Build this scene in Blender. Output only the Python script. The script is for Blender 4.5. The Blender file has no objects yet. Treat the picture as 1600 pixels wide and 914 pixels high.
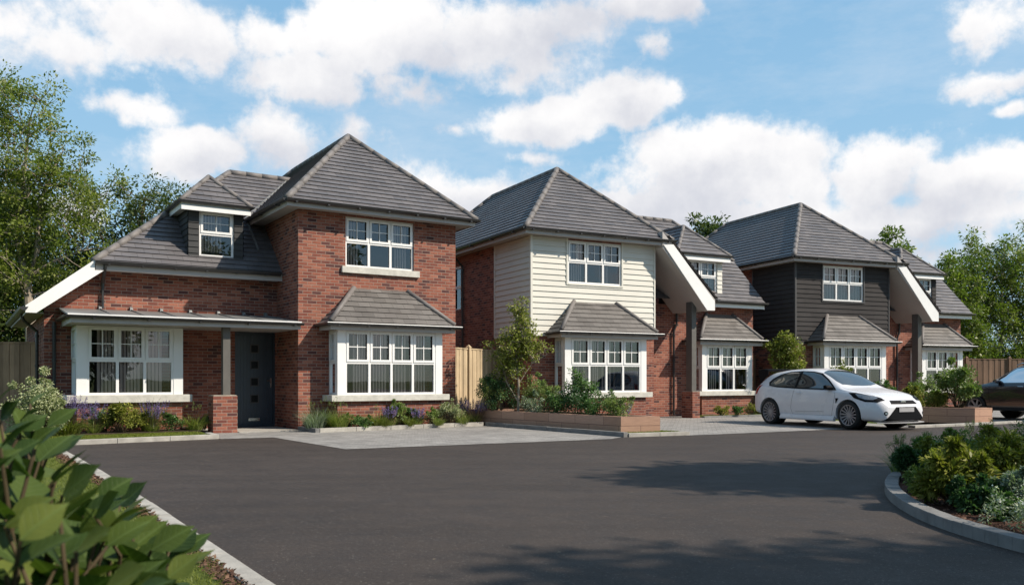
import bpy, bmesh, math, random
import numpy as np
from mathutils import Vector, Matrix
from mathutils.bvhtree import BVHTree
random.seed(7); RNG = np.random.default_rng(7)
S = bpy.context.scene
COL = S.collection
PI = math.pi
CAM_H = 1.2
FPX, HPY = 1337.0, 592.6          # focal length and horizon height of the photograph, in its pixels

def ground_at(px, py, z=0.0):     # where a photographed point at height z stands
    t = (z - CAM_H) / ((HPY - py) / FPX)
    return ((px - 800) / FPX * t, t)
HOUSES = [(-5.045, 20.194, .573), (.539, 23.870, .486), (9.712, 29.325, .399)]
def house_point(i, x, y):
    X0, Y0, t = HOUSES[i]; c, s = math.cos(t), math.sin(t)
    return (X0 + x*c - y*s, Y0 + x*s + y*c)

# ------------------------------------------------------------------ node helpers
def new_mat(name):
    m = bpy.data.materials.new(name); m.use_nodes = True
    nt = m.node_tree; nt.nodes.clear()
    out = nt.nodes.new('ShaderNodeOutputMaterial')
    return m, nt, out
class NT:
    def __init__(s, nt): s.nt = nt
    def n(s, typ, **kw):
        nd = s.nt.nodes.new(typ)
        for k, v in kw.items():
            if k.startswith('i_'):
                key = k[2:]
                key = int(key) if key.isdigit() else key.replace('_', ' ')
                s.put(nd.inputs[key], v)
            else: setattr(nd, k, v)
        return nd
    def put(s, sock, v):
        if isinstance(v, bpy.types.NodeSocket): s.nt.links.new(v, sock)
        else:
            if isinstance(v, (tuple, list)) and len(v) == 3 and sock.type == 'RGBA': v = (*v, 1)
            sock.default_value = v
    def math(s, op, a, b=0.0, c=None, clamp=False):
        nd = s.nt.nodes.new('ShaderNodeMath'); nd.operation = op; nd.use_clamp = clamp
        s.put(nd.inputs[0], a); s.put(nd.inputs[1], b)
        if c is not None: s.put(nd.inputs[2], c)
        return nd.outputs[0]
    def mix(s, f, a, b, mode='MIX'):
        nd = s.nt.nodes.new('ShaderNodeMix'); nd.data_type = 'RGBA'; nd.blend_type = mode
        s.put(nd.inputs[0], f); s.put(nd.inputs[6], a); s.put(nd.inputs[7], b)
        return nd.outputs[2]
    def noise(s, vec, scale, detail=3.0, rough=.5, out=0):
        nd = s.nt.nodes.new('ShaderNodeTexNoise')
        if vec is not None: s.put(nd.inputs['Vector'], vec)
        nd.inputs['Scale'].default_value = scale; nd.inputs['Detail'].default_value = detail
        nd.inputs['Roughness'].default_value = rough
        return nd.outputs[out]
    def ramp(s, f, stops, interp='LINEAR'):
        nd = s.nt.nodes.new('ShaderNodeValToRGB'); cr = nd.color_ramp; cr.interpolation = interp
        while len(cr.elements) > 1: cr.elements.remove(cr.elements[-1])
        cr.elements[0].position = stops[0][0]; cr.elements[0].color = (*stops[0][1], 1)
        for p, c in stops[1:]:
            e = cr.elements.new(p); e.color = (*c, 1)
        s.put(nd.inputs[0], f)
        return nd.outputs[0]
    def maprange(s, v, a, b, c=0.0, d=1.0, smooth=False):
        nd = s.nt.nodes.new('ShaderNodeMapRange'); nd.clamp = True
        if smooth: nd.interpolation_type = 'SMOOTHSTEP'
        for i, x in enumerate((v, a, b, c, d)): s.put(nd.inputs[i], x)
        return nd.outputs[0]
    def bump(s, h, strength=.5, dist=.01):
        nd = s.nt.nodes.new('ShaderNodeBump')
        s.put(nd.inputs['Height'], h); nd.inputs['Strength'].default_value = strength
        nd.inputs['Distance'].default_value = dist
        return nd.outputs[0]
    def bsdf(s, col, rough=.6, spec=.5, metal=0.0, normal=None, coat=0.0):
        nd = s.nt.nodes.new('ShaderNodeBsdfPrincipled')
        s.put(nd.inputs['Base Color'], col); s.put(nd.inputs['Roughness'], rough)
        s.put(nd.inputs['Specular IOR Level'], spec); s.put(nd.inputs['Metallic'], metal)
        if coat: nd.inputs['Coat Weight'].default_value = coat; nd.inputs['Coat Roughness'].default_value = .03
        if normal is not None: s.put(nd.inputs['Normal'], normal)
        return nd.outputs[0]
MATS = {}
def simple(name, col, rough=.6, spec=.5, metal=0.0, var=.12, scale=3.0, bump=0.0, bscale=60., coat=0.0):
    m, nt, out = new_mat(name); N = NT(nt)
    tc = N.n('ShaderNodeTexCoord')
    v = tc.outputs['Object']
    nz = N.noise(v, scale, 5, .6)
    f = N.maprange(nz, .3, .7, 1-var, 1+var)
    c = N.mix(1.0, (*col, 1), f, 'MULTIPLY')
    nb = N.bump(N.noise(v, bscale, 3, .6), bump, .01) if bump else None
    r = N.maprange(nz, .3, .7, max(0, rough-.06), min(1, rough+.06))
    nt.links.new(N.bsdf(c, r, spec, metal, nb, coat), out.inputs[0])
    MATS[name] = m; return m

def brick_mat(name, bw=.225, bh=.075, mort=.010):
    m, nt, out = new_mat(name); N = NT(nt)
    uv = N.n('ShaderNodeUVMap').outputs[0]
    sep = N.n('ShaderNodeSeparateXYZ', i_0=uv)
    u, v = sep.outputs[0], sep.outputs[1]
    wob = N.math('MULTIPLY', N.math('SUBTRACT', N.noise(uv, 9, 2), .5), .006)
    v2 = N.math('DIVIDE', N.math('ADD', v, wob), bh)
    row = N.math('FLOOR', v2)
    odd = N.math('MODULO', N.math('ABSOLUTE', row), 2.0)
    u2 = N.math('ADD', N.math('DIVIDE', N.math('ADD', u, wob), bw), N.math('MULTIPLY', odd, .5))
    colm = N.math('FLOOR', u2)
    fu, fv = N.math('FRACT', u2), N.math('FRACT', v2)
    du = N.math('MULTIPLY', N.math('MINIMUM', fu, N.math('SUBTRACT', 1.0, fu)), bw)
    dv = N.math('MULTIPLY', N.math('MINIMUM', fv, N.math('SUBTRACT', 1.0, fv)), bh)
    d = N.math('MINIMUM', du, dv)
    mask = N.maprange(d, mort*.45, mort*.8)          # 0 mortar, 1 brick
    cmb = N.n('ShaderNodeCombineXYZ', i_0=colm, i_1=row, i_2=0.0).outputs[0]
    wn = N.n('ShaderNodeTexWhiteNoise', noise_dimensions='3D', i_Vector=cmb)
    r1 = wn.outputs[0]
    patch = N.math('MULTIPLY', N.math('SUBTRACT', N.noise(uv, .8, 2), .5), .35)
    rr = N.math('ADD', r1, patch, clamp=True)
    bc = N.ramp(rr, [(0, (.080, .036, .034)), (.08, (.115, .044, .038)), (.17, (.175, .058, .042)), (.42, (.218, .070, .047)),
                     (.62, (.250, .084, .054)), (.85, (.295, .108, .070)), (1, (.335, .135, .09))])
    fine = N.maprange(N.noise(uv, 42, 4, .7), .3, .7, .72, 1.22)
    bc = N.mix(1.0, bc, fine, 'MULTIPLY')
    # weather streaks with a shape of their own
    st = N.n('ShaderNodeMapping', i_Vector=uv, i_Scale=(1.4, .35, 1)).outputs[0]
    w = N.maprange(N.noise(st, 1.6, 4, .65), .35, .75, .82, 1.1)
    bc = N.mix(1.0, bc, w, 'MULTIPLY')
    mc = N.mix(N.noise(uv, 6, 3), (.22, .15, .12, 1), (.33, .25, .20, 1))
    c = N.mix(mask, mc, bc)
    h = N.math('ADD', mask, N.math('MULTIPLY', N.noise(uv, 90, 3), .25))
    nb = N.bump(h, .7, .006)
    nt.links.new(N.bsdf(c, .85, .25, 0, nb), out.inputs[0])
    MATS[name] = m
def tile_mat(name, base, tw=.33, course=.215):
    m, nt, out = new_mat(name); N = NT(nt)
    uv = N.n('ShaderNodeUVMap').outputs[0]
    sep = N.n('ShaderNodeSeparateXYZ', i_0=uv); u, v = sep.outputs[0], sep.outputs[1]
    row = N.math('FLOOR', N.math('DIVIDE', v, course))
    odd = N.math('MODULO', N.math('ABSOLUTE', row), 2.0)
    u2 = N.math('ADD', N.math('DIVIDE', u, tw), N.math('MULTIPLY', odd, .5))
    colm = N.math('FLOOR', u2); fu = N.math('FRACT', u2)
    du = N.math('MULTIPLY', N.math('MINIMUM', fu, N.math('SUBTRACT', 1.0, fu)), tw)
    joint = N.maprange(du, .003, .008)
    wn = N.n('ShaderNodeTexWhiteNoise', noise_dimensions='3D', i_Vector=N.n('ShaderNodeCombineXYZ', i_0=colm, i_1=row, i_2=0.0).outputs[0]).outputs[0]
    f = N.maprange(wn, 0, 1, .90, 1.1)
    st = N.n('ShaderNodeMapping', i_Vector=uv, i_Scale=(1, .5, 1)).outputs[0]
    f2 = N.maprange(N.noise(st, 1.1, 5, .7), .3, .7, .8, 1.2)
    f3 = N.maprange(N.noise(uv, 70, 2, .6), .3, .7, .85, 1.15)
    c = N.mix(1.0, (*base, 1), f, 'MULTIPLY'); c = N.mix(1.0, c, f2, 'MULTIPLY'); c = N.mix(1.0, c, f3, 'MULTIPLY')
    lich = N.maprange(N.noise(uv, 17, 5, .75), .66, .78)
    c = N.mix(N.math('MULTIPLY', lich, .25), c, (.22, .21, .17, 1))
    c = N.mix(N.math('MULTIPLY_ADD', joint, .55, .45), (.04, .035, .03, 1), c)
    nb = N.bump(N.math('ADD', joint, N.math('MULTIPLY', N.noise(uv, 120, 2), .3)), .5, .005)
    nt.links.new(N.bsdf(c, N.maprange(wn, 0, 1, .42, .62), .5, 0, nb), out.inputs[0])
    MATS[name] = m
def board_mat(name, base, course=.16, grain=.12, dirt=.12):
    m, nt, out = new_mat(name); N = NT(nt)
    uv = N.n('ShaderNodeUVMap').outputs[0]
    sep = N.n('ShaderNodeSeparateXYZ', i_0=uv)
    row = N.math('FLOOR', N.math('DIVIDE', sep.outputs[1], course))
    cell = N.n('ShaderNodeCombineXYZ', i_0=N.math('FLOOR', N.math('ADD', N.math('DIVIDE', sep.outputs[0], 2.9), N.math('MULTIPLY', row, .37))), i_1=row, i_2=0.0).outputs[0]
    wn = N.n('ShaderNodeTexWhiteNoise', noise_dimensions='3D', i_Vector=cell).outputs[0]
    st = N.n('ShaderNodeMapping', i_Vector=uv, i_Scale=(1.2, 26, 1)).outputs[0]
    g = N.noise(st, 3, 5, .65)
    c = N.mix(1.0, (*base, 1), N.maprange(wn, 0, 1, 1-dirt*.6, 1+dirt*.4), 'MULTIPLY')
    c = N.mix(1.0, c, N.maprange(g, .3, .7, 1-grain, 1+grain), 'MULTIPLY')
    c = N.mix(1.0, c, N.maprange(N.noise(uv, .9, 4, .6), .3, .7, 1-dirt, 1+dirt*.5), 'MULTIPLY')
    nt.links.new(N.bsdf(c, .6 if base[0] > .3 else .8, .35 if base[0] > .3 else .12, 0, N.bump(g, .35, .004)), out.inputs[0])
    MATS[name] = m
def fence_mat(name, base):
    m, nt, out = new_mat(name); N = NT(nt)
    uv = N.n('ShaderNodeUVMap').outputs[0]
    sep = N.n('ShaderNodeSeparateXYZ', i_0=uv)
    b = N.math('FLOOR', N.math('DIVIDE', sep.outputs[0], .125))
    wn = N.n('ShaderNodeTexWhiteNoise', noise_dimensions='1D', i_W=b).outputs[0]
    st = N.n('ShaderNodeMapping', i_Vector=uv, i_Scale=(30, 1.3, 1)).outputs[0]
    g = N.noise(st, 2.5, 5, .7)
    c = N.mix(1.0, (*base, 1), N.maprange(wn, 0, 1, .72, 1.2), 'MULTIPLY')
    c = N.mix(1.0, c, N.maprange(g, .3, .7, .75, 1.2), 'MULTIPLY')
    c = N.mix(1.0, c, N.maprange(N.noise(uv, 1.2, 4), .3, .7, .8, 1.1), 'MULTIPLY')
    nt.links.new(N.bsdf(c, .8, .2, 0, N.bump(g, .5, .006)), out.inputs[0])
    MATS[name] = m
def glass_mat(name, tint=(.86, .86, .86)):
    m, nt, out = new_mat(name); N = NT(nt)
    fr = N.n('ShaderNodeFresnel'); fr.inputs[0].default_value = 1.55
    f = N.math('MULTIPLY_ADD', fr.outputs[0], 1.2, .04, clamp=True)
    tr = N.n('ShaderNodeBsdfTransparent'); tr.inputs[0].default_value = (*tint, 1)
    gl = N.n('ShaderNodeBsdfGlossy'); gl.inputs['Roughness'].default_value = .01; gl.inputs['Color'].default_value = (.95, .97, 1, 1)
    tc = N.n('ShaderNodeTexCoord')
    nb = N.bump(N.noise(tc.outputs['Object'], .9, 1), .05, .05)
    nt.links.new(nb, gl.inputs['Normal'])
    mx = N.n('ShaderNodeMixShader'); N.put(mx.inputs[0], f)
    nt.links.new(tr.outputs[0], mx.inputs[1]); nt.links.new(gl.outputs[0], mx.inputs[2])
    nt.links.new(mx.outputs[0], out.inputs[0]); MATS[name] = m
def leaf_mat(name, dark, mid, light, rough=.45, transl=.3, gloss=.35, nscale=1.2):
    m, nt, out = new_mat(name); N = NT(nt)
    at = N.n('ShaderNodeAttribute', attribute_name='rnd').outputs['Fac']
    tc = N.n('ShaderNodeTexCoord').outputs['Object']
    f = N.math('ADD', N.math('MULTIPLY', at, .65), N.math('MULTIPLY', N.noise(tc, nscale, 2), .45), clamp=True)
    c = N.ramp(f, [(.05, dark), (.5, mid), (.95, light)])
    b = N.bsdf(c, rough, gloss)
    t = N.n('ShaderNodeBsdfTranslucent'); N.put(t.inputs[0], N.mix(1.0, c, (1.0, 1.25, .55, 1), 'MULTIPLY'))
    mx = N.n('ShaderNodeMixShader'); mx.inputs[0].default_value = transl
    nt.links.new(b, mx.inputs[1]); nt.links.new(t.outputs[0], mx.inputs[2])
    nt.links.new(mx.outputs[0], out.inputs[0]); MATS[name] = m

brick_mat('brick')
tile_mat('roof_tile', (.112, .104, .106), course=.185)
tile_mat('bay_tile', (.118, .107, .098), tw=.3, course=.175)
simple('ridge_tile', (.150, .136, .128), .6, .4, var=.2, scale=6, bump=.3)
board_mat('cream_board', (.60, .58, .515), grain=.05, dirt=.05)
board_mat('charcoal_board', (.047, .043, .042), grain=.25, dirt=.15)
board_mat('slate_board', (.060, .060, .060), grain=.25, dirt=.15)
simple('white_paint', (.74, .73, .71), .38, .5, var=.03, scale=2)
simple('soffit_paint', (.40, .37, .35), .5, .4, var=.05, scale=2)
simple('black_plastic', (.030, .029, .029), .33, .5, var=.2, scale=4)
simple('lead_sheet', (.20, .205, .20), .42, .5, .25, var=.18, scale=2.5)
simple('sill_stone', (.50, .48, .43), .8, .25, var=.16, scale=7, bump=.4, bscale=90)
simple('kerb_stone', (.34, .32, .285), .85, .2, var=.22, scale=5, bump=.4, bscale=70)
simple('grey_kerb', (.18, .175, .168), .85, .2, var=.22, scale=5, bump=.4, bscale=70)
simple('post_paint', (.105, .097, .086), .55, .4, var=.12, scale=6)
simple('door_paint', (.028, .040, .055), .35, .5, var=.12, scale=8)
simple('door_light', (.004, .004, .005), .3, .15, var=.1)
simple('chrome', (.62, .62, .62), .22, .5, 1.0, var=.05)
simple('blind', (.66, .56, .50), .85, .15, var=.06, scale=3)
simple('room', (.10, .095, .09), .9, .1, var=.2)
simple('mortar', (.38, .33, .27), .9, .1, var=.15, scale=8)
simple('bark', (.15, .115, .085), .9, .15, var=.35, scale=5, bump=.6, bscale=18)
simple('pale_bark', (.30, .25, .195), .85, .15, var=.3, scale=6, bump=.5, bscale=22)
simple('stem', (.075, .055, .03), .75, .2, var=.3, scale=9)
fence_mat('fence_light', (.47, .36, .23))
fence_mat('fence_brown', (.20, .125, .085))
fence_mat('fence_dark', (.34, .215, .135))
glass_mat('window_glass')
leaf_mat('leaf_tree_light', (.045, .075, .010), (.125, .165, .024), (.26, .28, .06), transl=.4)
leaf_mat('leaf_tree_dark', (.026, .046, .012), (.065, .095, .024), (.15, .175, .05), transl=.36)
leaf_mat('leaf_tree_right', (.040, .070, .012), (.115, .16, .028), (.24, .27, .06), transl=.4)
leaf_mat('leaf_lime', (.06, .09, .015), (.16, .19, .03), (.33, .32, .07))
leaf_mat('leaf_gold', (.05, .065, .010), (.16, .175, .028), (.40, .38, .08), gloss=.25, rough=.5)
leaf_mat('leaf_green', (.026, .062, .016), (.065, .135, .034), (.15, .23, .06))
leaf_mat('leaf_soft', (.06, .095, .022), (.14, .20, .05), (.27, .32, .10))
leaf_mat('leaf_variegated', (.09, .12, .045), (.27, .30, .15), (.58, .58, .38))
leaf_mat('leaf_silver', (.09, .12, .085), (.20, .25, .17), (.36, .40, .30))
leaf_mat('leaf_deep', (.018, .048, .016), (.042, .095, .034), (.09, .15, .055), gloss=.3)
leaf_mat('grass_blade', (.07, .11, .02), (.17, .22, .045), (.36, .36, .11))
leaf_mat('lawn_blade', (.06, .085, .012), (.13, .16, .02), (.24, .25, .045))
leaf_mat('petal_purple', (.09, .065, .19), (.15, .115, .30), (.24, .20, .42))
leaf_mat('petal_white', (.55, .55, .52), (.7, .7, .68), (.85, .85, .82))
def laurel_mat():
    m, nt, out = new_mat('laurel_leaf'); N = NT(nt)
    at = N.n('ShaderNodeAttribute', attribute_name='rnd').outputs['Fac']
    uv = N.n('ShaderNodeUVMap').outputs[0]
    sep = N.n('ShaderNodeSeparateXYZ', i_0=uv); u, v = sep.outputs[0], sep.outputs[1]
    au = N.math('ABSOLUTE', u)
    vein = N.math('FRACT', N.math('MULTIPLY', N.math('SUBTRACT', v, N.math('MULTIPLY', au, .55)), 7.0))
    vm = N.maprange(N.math('ABSOLUTE', N.math('SUBTRACT', vein, .5)), .42, .5)
    mid = N.maprange(au, .02, .05, 1, 0)
    c = N.ramp(N.math('ADD', N.math('MULTIPLY', at, .75), N.math('MULTIPLY', N.noise(uv, 3, 3), .25)),
               [(.08, (.016, .034, .009)), (.35, (.042, .074, .016)), (.65, (.075, .108, .020)), (.88, (.14, .165, .036)), (.97, (.20, .15, .04))])
    c = N.mix(N.math('MULTIPLY', N.math('MAXIMUM', vm, mid), .35), c, (.13, .19, .06, 1))
    geo = N.n('ShaderNodeNewGeometry')
    h = N.math('MULTIPLY', N.math('MAXIMUM', vm, mid), -1)
    b = N.bsdf(c, N.maprange(N.noise(uv, 4, 3), .3, .7, .5, .68), .18, 0, N.bump(h, .4, .002))
    t = N.n('ShaderNodeBsdfTranslucent'); N.put(t.inputs[0], N.mix(1.0, c, (1.2, 1.4, .5, 1), 'MULTIPLY'))
    mx = N.n('ShaderNodeMixShader'); mx.inputs[0].default_value = .28
    nt.links.new(b, mx.inputs[1]); nt.links.new(t.outputs[0], mx.inputs[2])
    nt.links.new(mx.outputs[0], out.inputs[0]); MATS['laurel_leaf'] = m
laurel_mat()
def asphalt_mat():
    m, nt, out = new_mat('asphalt'); N = NT(nt)
    v = N.n('ShaderNodeTexCoord').outputs['Object']
    big = N.math('MULTIPLY', N.maprange(N.noise(v, .22, 4, .6), .3, .7, .82, 1.16), N.maprange(N.noise(N.n('ShaderNodeMapping', i_Vector=v, i_Rotation=(0, 0, .35), i_Scale=(.25, 1.6, 1)).outputs[0], .9, 5, .65), .35, .7, .88, 1.1))
    medn = N.noise(v, 2.2, 5, .7)
    med = N.maprange(medn, .3, .7, .86, 1.14)
    vo = N.n('ShaderNodeTexVoronoi', i_Vector=v, i_Scale=95.0)
    agg = N.math('MULTIPLY', N.maprange(N.noise(v, 140, 2, .6), .25, .75, .6, 1.45), N.maprange(N.noise(v, 38, 3, .7), .3, .7, .72, 1.32))
    speck = N.maprange(N.math('LENGTH' if False else 'MULTIPLY', N.n('ShaderNodeTexWhiteNoise', i_Vector=vo.outputs['Position']).outputs[0], 1.0), .97, .985)
    c = N.mix(1.0, (.047, .0372, .0318, 1), big, 'MULTIPLY'); c = N.mix(1.0, c, med, 'MULTIPLY'); c = N.mix(1.0, c, agg, 'MULTIPLY')
    c = N.mix(N.math('MULTIPLY', speck, .42), c, (.20, .18, .155, 1))
    # sparse pale grit and leaf scraps
    v3 = N.n('ShaderNodeTexVoronoi', i_Vector=v, i_Scale=2.6, i_Randomness=1.0)
    pick = N.math('GREATER_THAN', N.n('ShaderNodeTexWhiteNoise', i_Vector=v3.outputs['Position']).outputs[0], .55)
    grit = N.math('MULTIPLY', N.maprange(v3.outputs['Distance'], .022, .04, 1, 0), pick)
    c = N.mix(N.math('MULTIPLY', grit, .75), c, (.26, .21, .15, 1))
    crack = N.n('ShaderNodeTexVoronoi', feature='DISTANCE_TO_EDGE', i_Vector=N.mix(.12, v, N.noise(v, 1.5, 4, .6, 1)), i_Scale=.35)
    r = N.maprange(medn, .3, .7, .62, .85)
    h = N.math('ADD', N.noise(v, 120, 3, .7), N.math('MULTIPLY', N.noise(v, 9, 2), .4))
    nt.links.new(N.bsdf(c, r, .25, 0, N.bump(h, .8, .008)), out.inputs[0]); MATS['asphalt'] = m
asphalt_mat()
def paving_mat():
    m, nt, out = new_mat('block_paving'); N = NT(nt)
    uv = N.n('ShaderNodeTexCoord').outputs['Object']
    mp = N.n('ShaderNodeMapping', i_Vector=uv, i_Rotation=(0, 0, math.radians(12))).outputs[0]
    br = N.n('ShaderNodeTexBrick', offset=.5, i_Vector=mp, i_Scale=1.0)
    br.inputs['Brick Width'].default_value = .21; br.inputs['Row Height'].default_value = .105
    br.inputs['Mortar Size'].default_value = .005; br.inputs['Mortar Smooth'].default_value = .2; br.inputs['Bias'].default_value = 0
    br.inputs['Color1'].default_value = (.20, .19, .18, 1); br.inputs['Color2'].default_value = (.31, .295, .275, 1); br.inputs['Mortar'].default_value = (.10, .09, .08, 1)
    c = N.mix(1.0, br.outputs[0], N.maprange(N.noise(uv, .9, 4, .6), .3, .7, .85, 1.12), 'MULTIPLY')
    c = N.mix(1.0, c, N.maprange(N.noise(uv, 60, 3, .7), .3, .7, .8, 1.2), 'MULTIPLY')
    nt.links.new(N.bsdf(c, .8, .3, 0, N.bump(br.outputs[1], -.5, .005)), out.inputs[0]); MATS['block_paving'] = m
paving_mat()
def ground_mat(name, a, b, c_, sc=2.0, bs=30, bumpd=.03):
    m, nt, out = new_mat(name); N = NT(nt)
    v = N.n('ShaderNodeTexCoord').outputs['Object']
    c = N.ramp(N.noise(v, sc, 5, .7), [(.3, a), (.5, b), (.7, c_)])
    c = N.mix(1.0, c, N.maprange(N.noise(v, bs, 4, .7), .3, .7, .6, 1.4), 'MULTIPLY')
    nt.links.new(N.bsdf(c, .9, .15, 0, N.bump(N.noise(v, bs, 4, .7), 1.0, bumpd)), out.inputs[0]); MATS[name] = m
ground_mat('turf', (.055, .075, .015), (.085, .11, .020), (.12, .135, .03))
ground_mat('bark_mulch', (.04, .020, .014), (.085, .040, .026), (.13, .070, .046), 6, 45, .04)
ground_mat('soil', (.03, .022, .015), (.05, .036, .025), (.075, .055, .04), 4, 40, .03)
def sleeper_mat():
    m, nt, out = new_mat('planter_block'); N = NT(nt)
    uv = N.n('ShaderNodeUVMap').outputs[0]
    br = N.n('ShaderNodeTexBrick', offset=.5, i_Vector=uv, i_Scale=1.0)
    br.inputs['Brick Width'].default_value = .95; br.inputs['Row Height'].default_value = .2
    br.inputs['Mortar Size'].default_value = .006; br.inputs['Mortar Smooth'].default_value = .3
    br.inputs['Color1'].default_value = (.36, .215, .15, 1); br.inputs['Color2'].default_value = (.44, .275, .20, 1); br.inputs['Mortar'].default_value = (.13, .075, .055, 1)
    st = N.n('ShaderNodeMapping', i_Vector=uv, i_Scale=(1, 12, 1)).outputs[0]
    c = N.mix(1.0, br.outputs[0], N.maprange(N.noise(st, 4, 5, .7), .3, .7, .82, 1.16), 'MULTIPLY')
    nt.links.new(N.bsdf(c, .8, .25, 0, N.bump(br.outputs[1], -.5, .006)), out.inputs[0]); MATS['planter_block'] = m
sleeper_mat()

# ------------------------------------------------------------------ mesh helpers
class MB:
    def __init__(s): s.v = []; s.f = []; s.uv = []
    def face(s, pts, uvs=None):
        i = len(s.v); s.v += [tuple(p) for p in pts]; s.f.append(tuple(range(i, i+len(pts))))
        if uvs is None:
            a = Vector(pts[0]); n = Vector((0, 0, 0))
            for k in range(1, len(pts)-1): n += (Vector(pts[k])-a).cross(Vector(pts[k+1])-a)
            ax, ay, az = abs(n.x), abs(n.y), abs(n.z)
            if az >= ax and az >= ay and az > .8*n.length: uvs = [(p[0], p[1]) for p in pts]
            elif az > .1*n.length or True:
                h = Vector((-n.y, n.x, 0))
                h = h.normalized() if h.length > 1e-9 else Vector((1, 0, 0))
                if ax > ay and h.y < 0: h = -h
                if ay >= ax and h.x < 0: h = -h
                uvs = [(Vector(p).dot(h), p[2]) for p in pts]
        s.uv.append(uvs)
    def box(s, x0, x1, y0, y1, z0, z1):
        if x0 > x1: x0, x1 = x1, x0
        if y0 > y1: y0, y1 = y1, y0
        if z0 > z1: z0, z1 = z1, z0
        p = lambda x, y, z: (x, y, z)
        s.face([p(x0,y0,z0), p(x1,y0,z0), p(x1,y0,z1), p(x0,y0,z1)])
        s.face([p(x1,y1,z0), p(x0,y1,z0), p(x0,y1,z1), p(x1,y1,z1)])
        s.face([p(x0,y1,z0), p(x0,y0,z0), p(x0,y0,z1), p(x0,y1,z1)])
        s.face([p(x1,y0,z0), p(x1,y1,z0), p(x1,y1,z1), p(x1,y0,z1)])
        s.face([p(x0,y0,z1), p(x1,y0,z1), p(x1,y1,z1), p(x0,y1,z1)])
        s.face([p(x0,y1,z0), p(x1,y1,z0), p(x1,y0,z0), p(x0,y0,z0)])
        return s
    def prism_y(s, poly, y0, y1):        # poly of (x,z), counter-clockwise seen from the front (-y)
        s.face([(x, y0, z) for x, z in poly]); s.face([(x, y1, z) for x, z in reversed(poly)])
        n = len(poly)
        for i in range(n):
            a, b = poly[i], poly[(i+1) % n]
            s.face([(b[0], y0, b[1]), (a[0], y0, a[1]), (a[0], y1, a[1]), (b[0], y1, b[1])])
        return s
    def prism_x(s, poly, x0, x1):        # poly of (y,z), counter-clockwise seen from +x
        s.face([(x1, y, z) for y, z in poly]); s.face([(x0, y, z) for y, z in reversed(poly)])
        n = len(poly)
        for i in range(n):
            a, b = poly[i], poly[(i+1) % n]
            s.face([(x1, b[0], b[1]), (x1, a[0], a[1]), (x0, a[0], a[1]), (x0, b[0], b[1])])
        return s
    def prism_z(s, poly, z0, z1):
        s.face([(x, y, z1) for x, y in poly]); s.face([(x, y, z0) for x, y in reversed(poly)])
        n = len(poly); acc = 0
        for i in range(n):
            a, b = poly[i], poly[(i+1) % n]; L = math.dist(a, b)
            s.face([(a[0], a[1], z0), (b[0], b[1], z0), (b[0], b[1], z1), (a[0], a[1], z1)],
                   [(acc, z0), (acc+L, z0), (acc+L, z1), (acc, z1)]); acc += L
        return s
    def tube(s, pts, r, n=8, a0=0.0, a1=2*PI, cap=True):
        pts = [Vector(p) for p in pts]; rings = []
        rr = r if isinstance(r, (list, tuple)) else [r]*len(pts)
        full = abs(a1-a0-2*PI) < 1e-6
        for i, p in enumerate(pts):
            if i == 0: t = pts[1]-pts[0]
            elif i == len(pts)-1: t = pts[-1]-pts[-2]
            else: t = (pts[i]-pts[i-1]).normalized() + (pts[i+1]-pts[i]).normalized()
            t.normalize()
            ref = Vector((0, 0, 1)) if abs(t.z) < .95 else Vector((1, 0, 0))
            sd = t.cross(ref).normalized(); up = sd.cross(t)
            sc = 1.0
            if 0 < i < len(pts)-1:
                c = max(.3, (pts[i]-pts[i-1]).normalized().dot(t)); sc = 1/c
            m = n if full else n+1
            rings.append([tuple(p + sd*math.cos(a0+(a1-a0)*k/n)*rr[i]*sc + up*math.sin(a0+(a1-a0)*k/n)*rr[i]) for k in range(m)])
        for i in range(len(rings)-1):
            A, B = rings[i], rings[i+1]; m = len(A)
            for k in range(m if full else m-1):
                k2 = (k+1) % m
                s.face([A[k], B[k], B[k2], A[k2]], [(k/n, i), (k/n, i+1), ((k+1)/n, i+1), ((k+1)/n, i)])
            if not full:
                s.face([A[0], A[-1], B[-1], B[0]])
        if cap:
            s.face(rings[0]); s.face(list(reversed(rings[-1])))
        return s
    def gutter(s, pts, r=.058):
        s.tube(pts, r, 7, PI, 2*PI)
        for i in range(len(pts)-1):       # rolled outer lip both sides
            a, b = Vector(pts[i]), Vector(pts[i+1]); t = (b-a).normalized(); sd = t.cross(Vector((0,0,1))).normalized()
            for q in (-1, 1):
                s.tube([a+sd*q*r, b+sd*q*r], .009, 5)
        return s
    def courses(s, poly, course=.185, lip=.026, base=.004, hint=(0, -1, 1), under=True):
        P = [Vector(p) for p in poly]; n = Vector((0, 0, 0))
        for k in range(1, len(P)-1): n += (P[k]-P[0]).cross(P[k+1]-P[0])
        n.normalize()
        if n.dot(Vector(hint)) < 0: n = -n; P.reverse()
        up = Vector((0, 0, 1)) - n*n.z; up.normalize(); ri = up.cross(n)
        if under: s.face([tuple(p) for p in P], [(p.dot(ri), p.dot(up)) for p in P])
        vs = [p.dot(up) for p in P]; k0 = math.floor(min(vs)/course); k1 = math.ceil(max(vs)/course)
        def clip(Q, lim, sign):
            out = []
            for i in range(len(Q)):
                a, b = Q[i], Q[(i+1) % len(Q)]; da = sign*(a.dot(up)-lim); db = sign*(b.dot(up)-lim)
                if da >= 0: out.append(a)
                if (da > 0 > db) or (da < 0 < db): out.append(a + (b-a)*(da/(da-db)))
            return out
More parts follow.
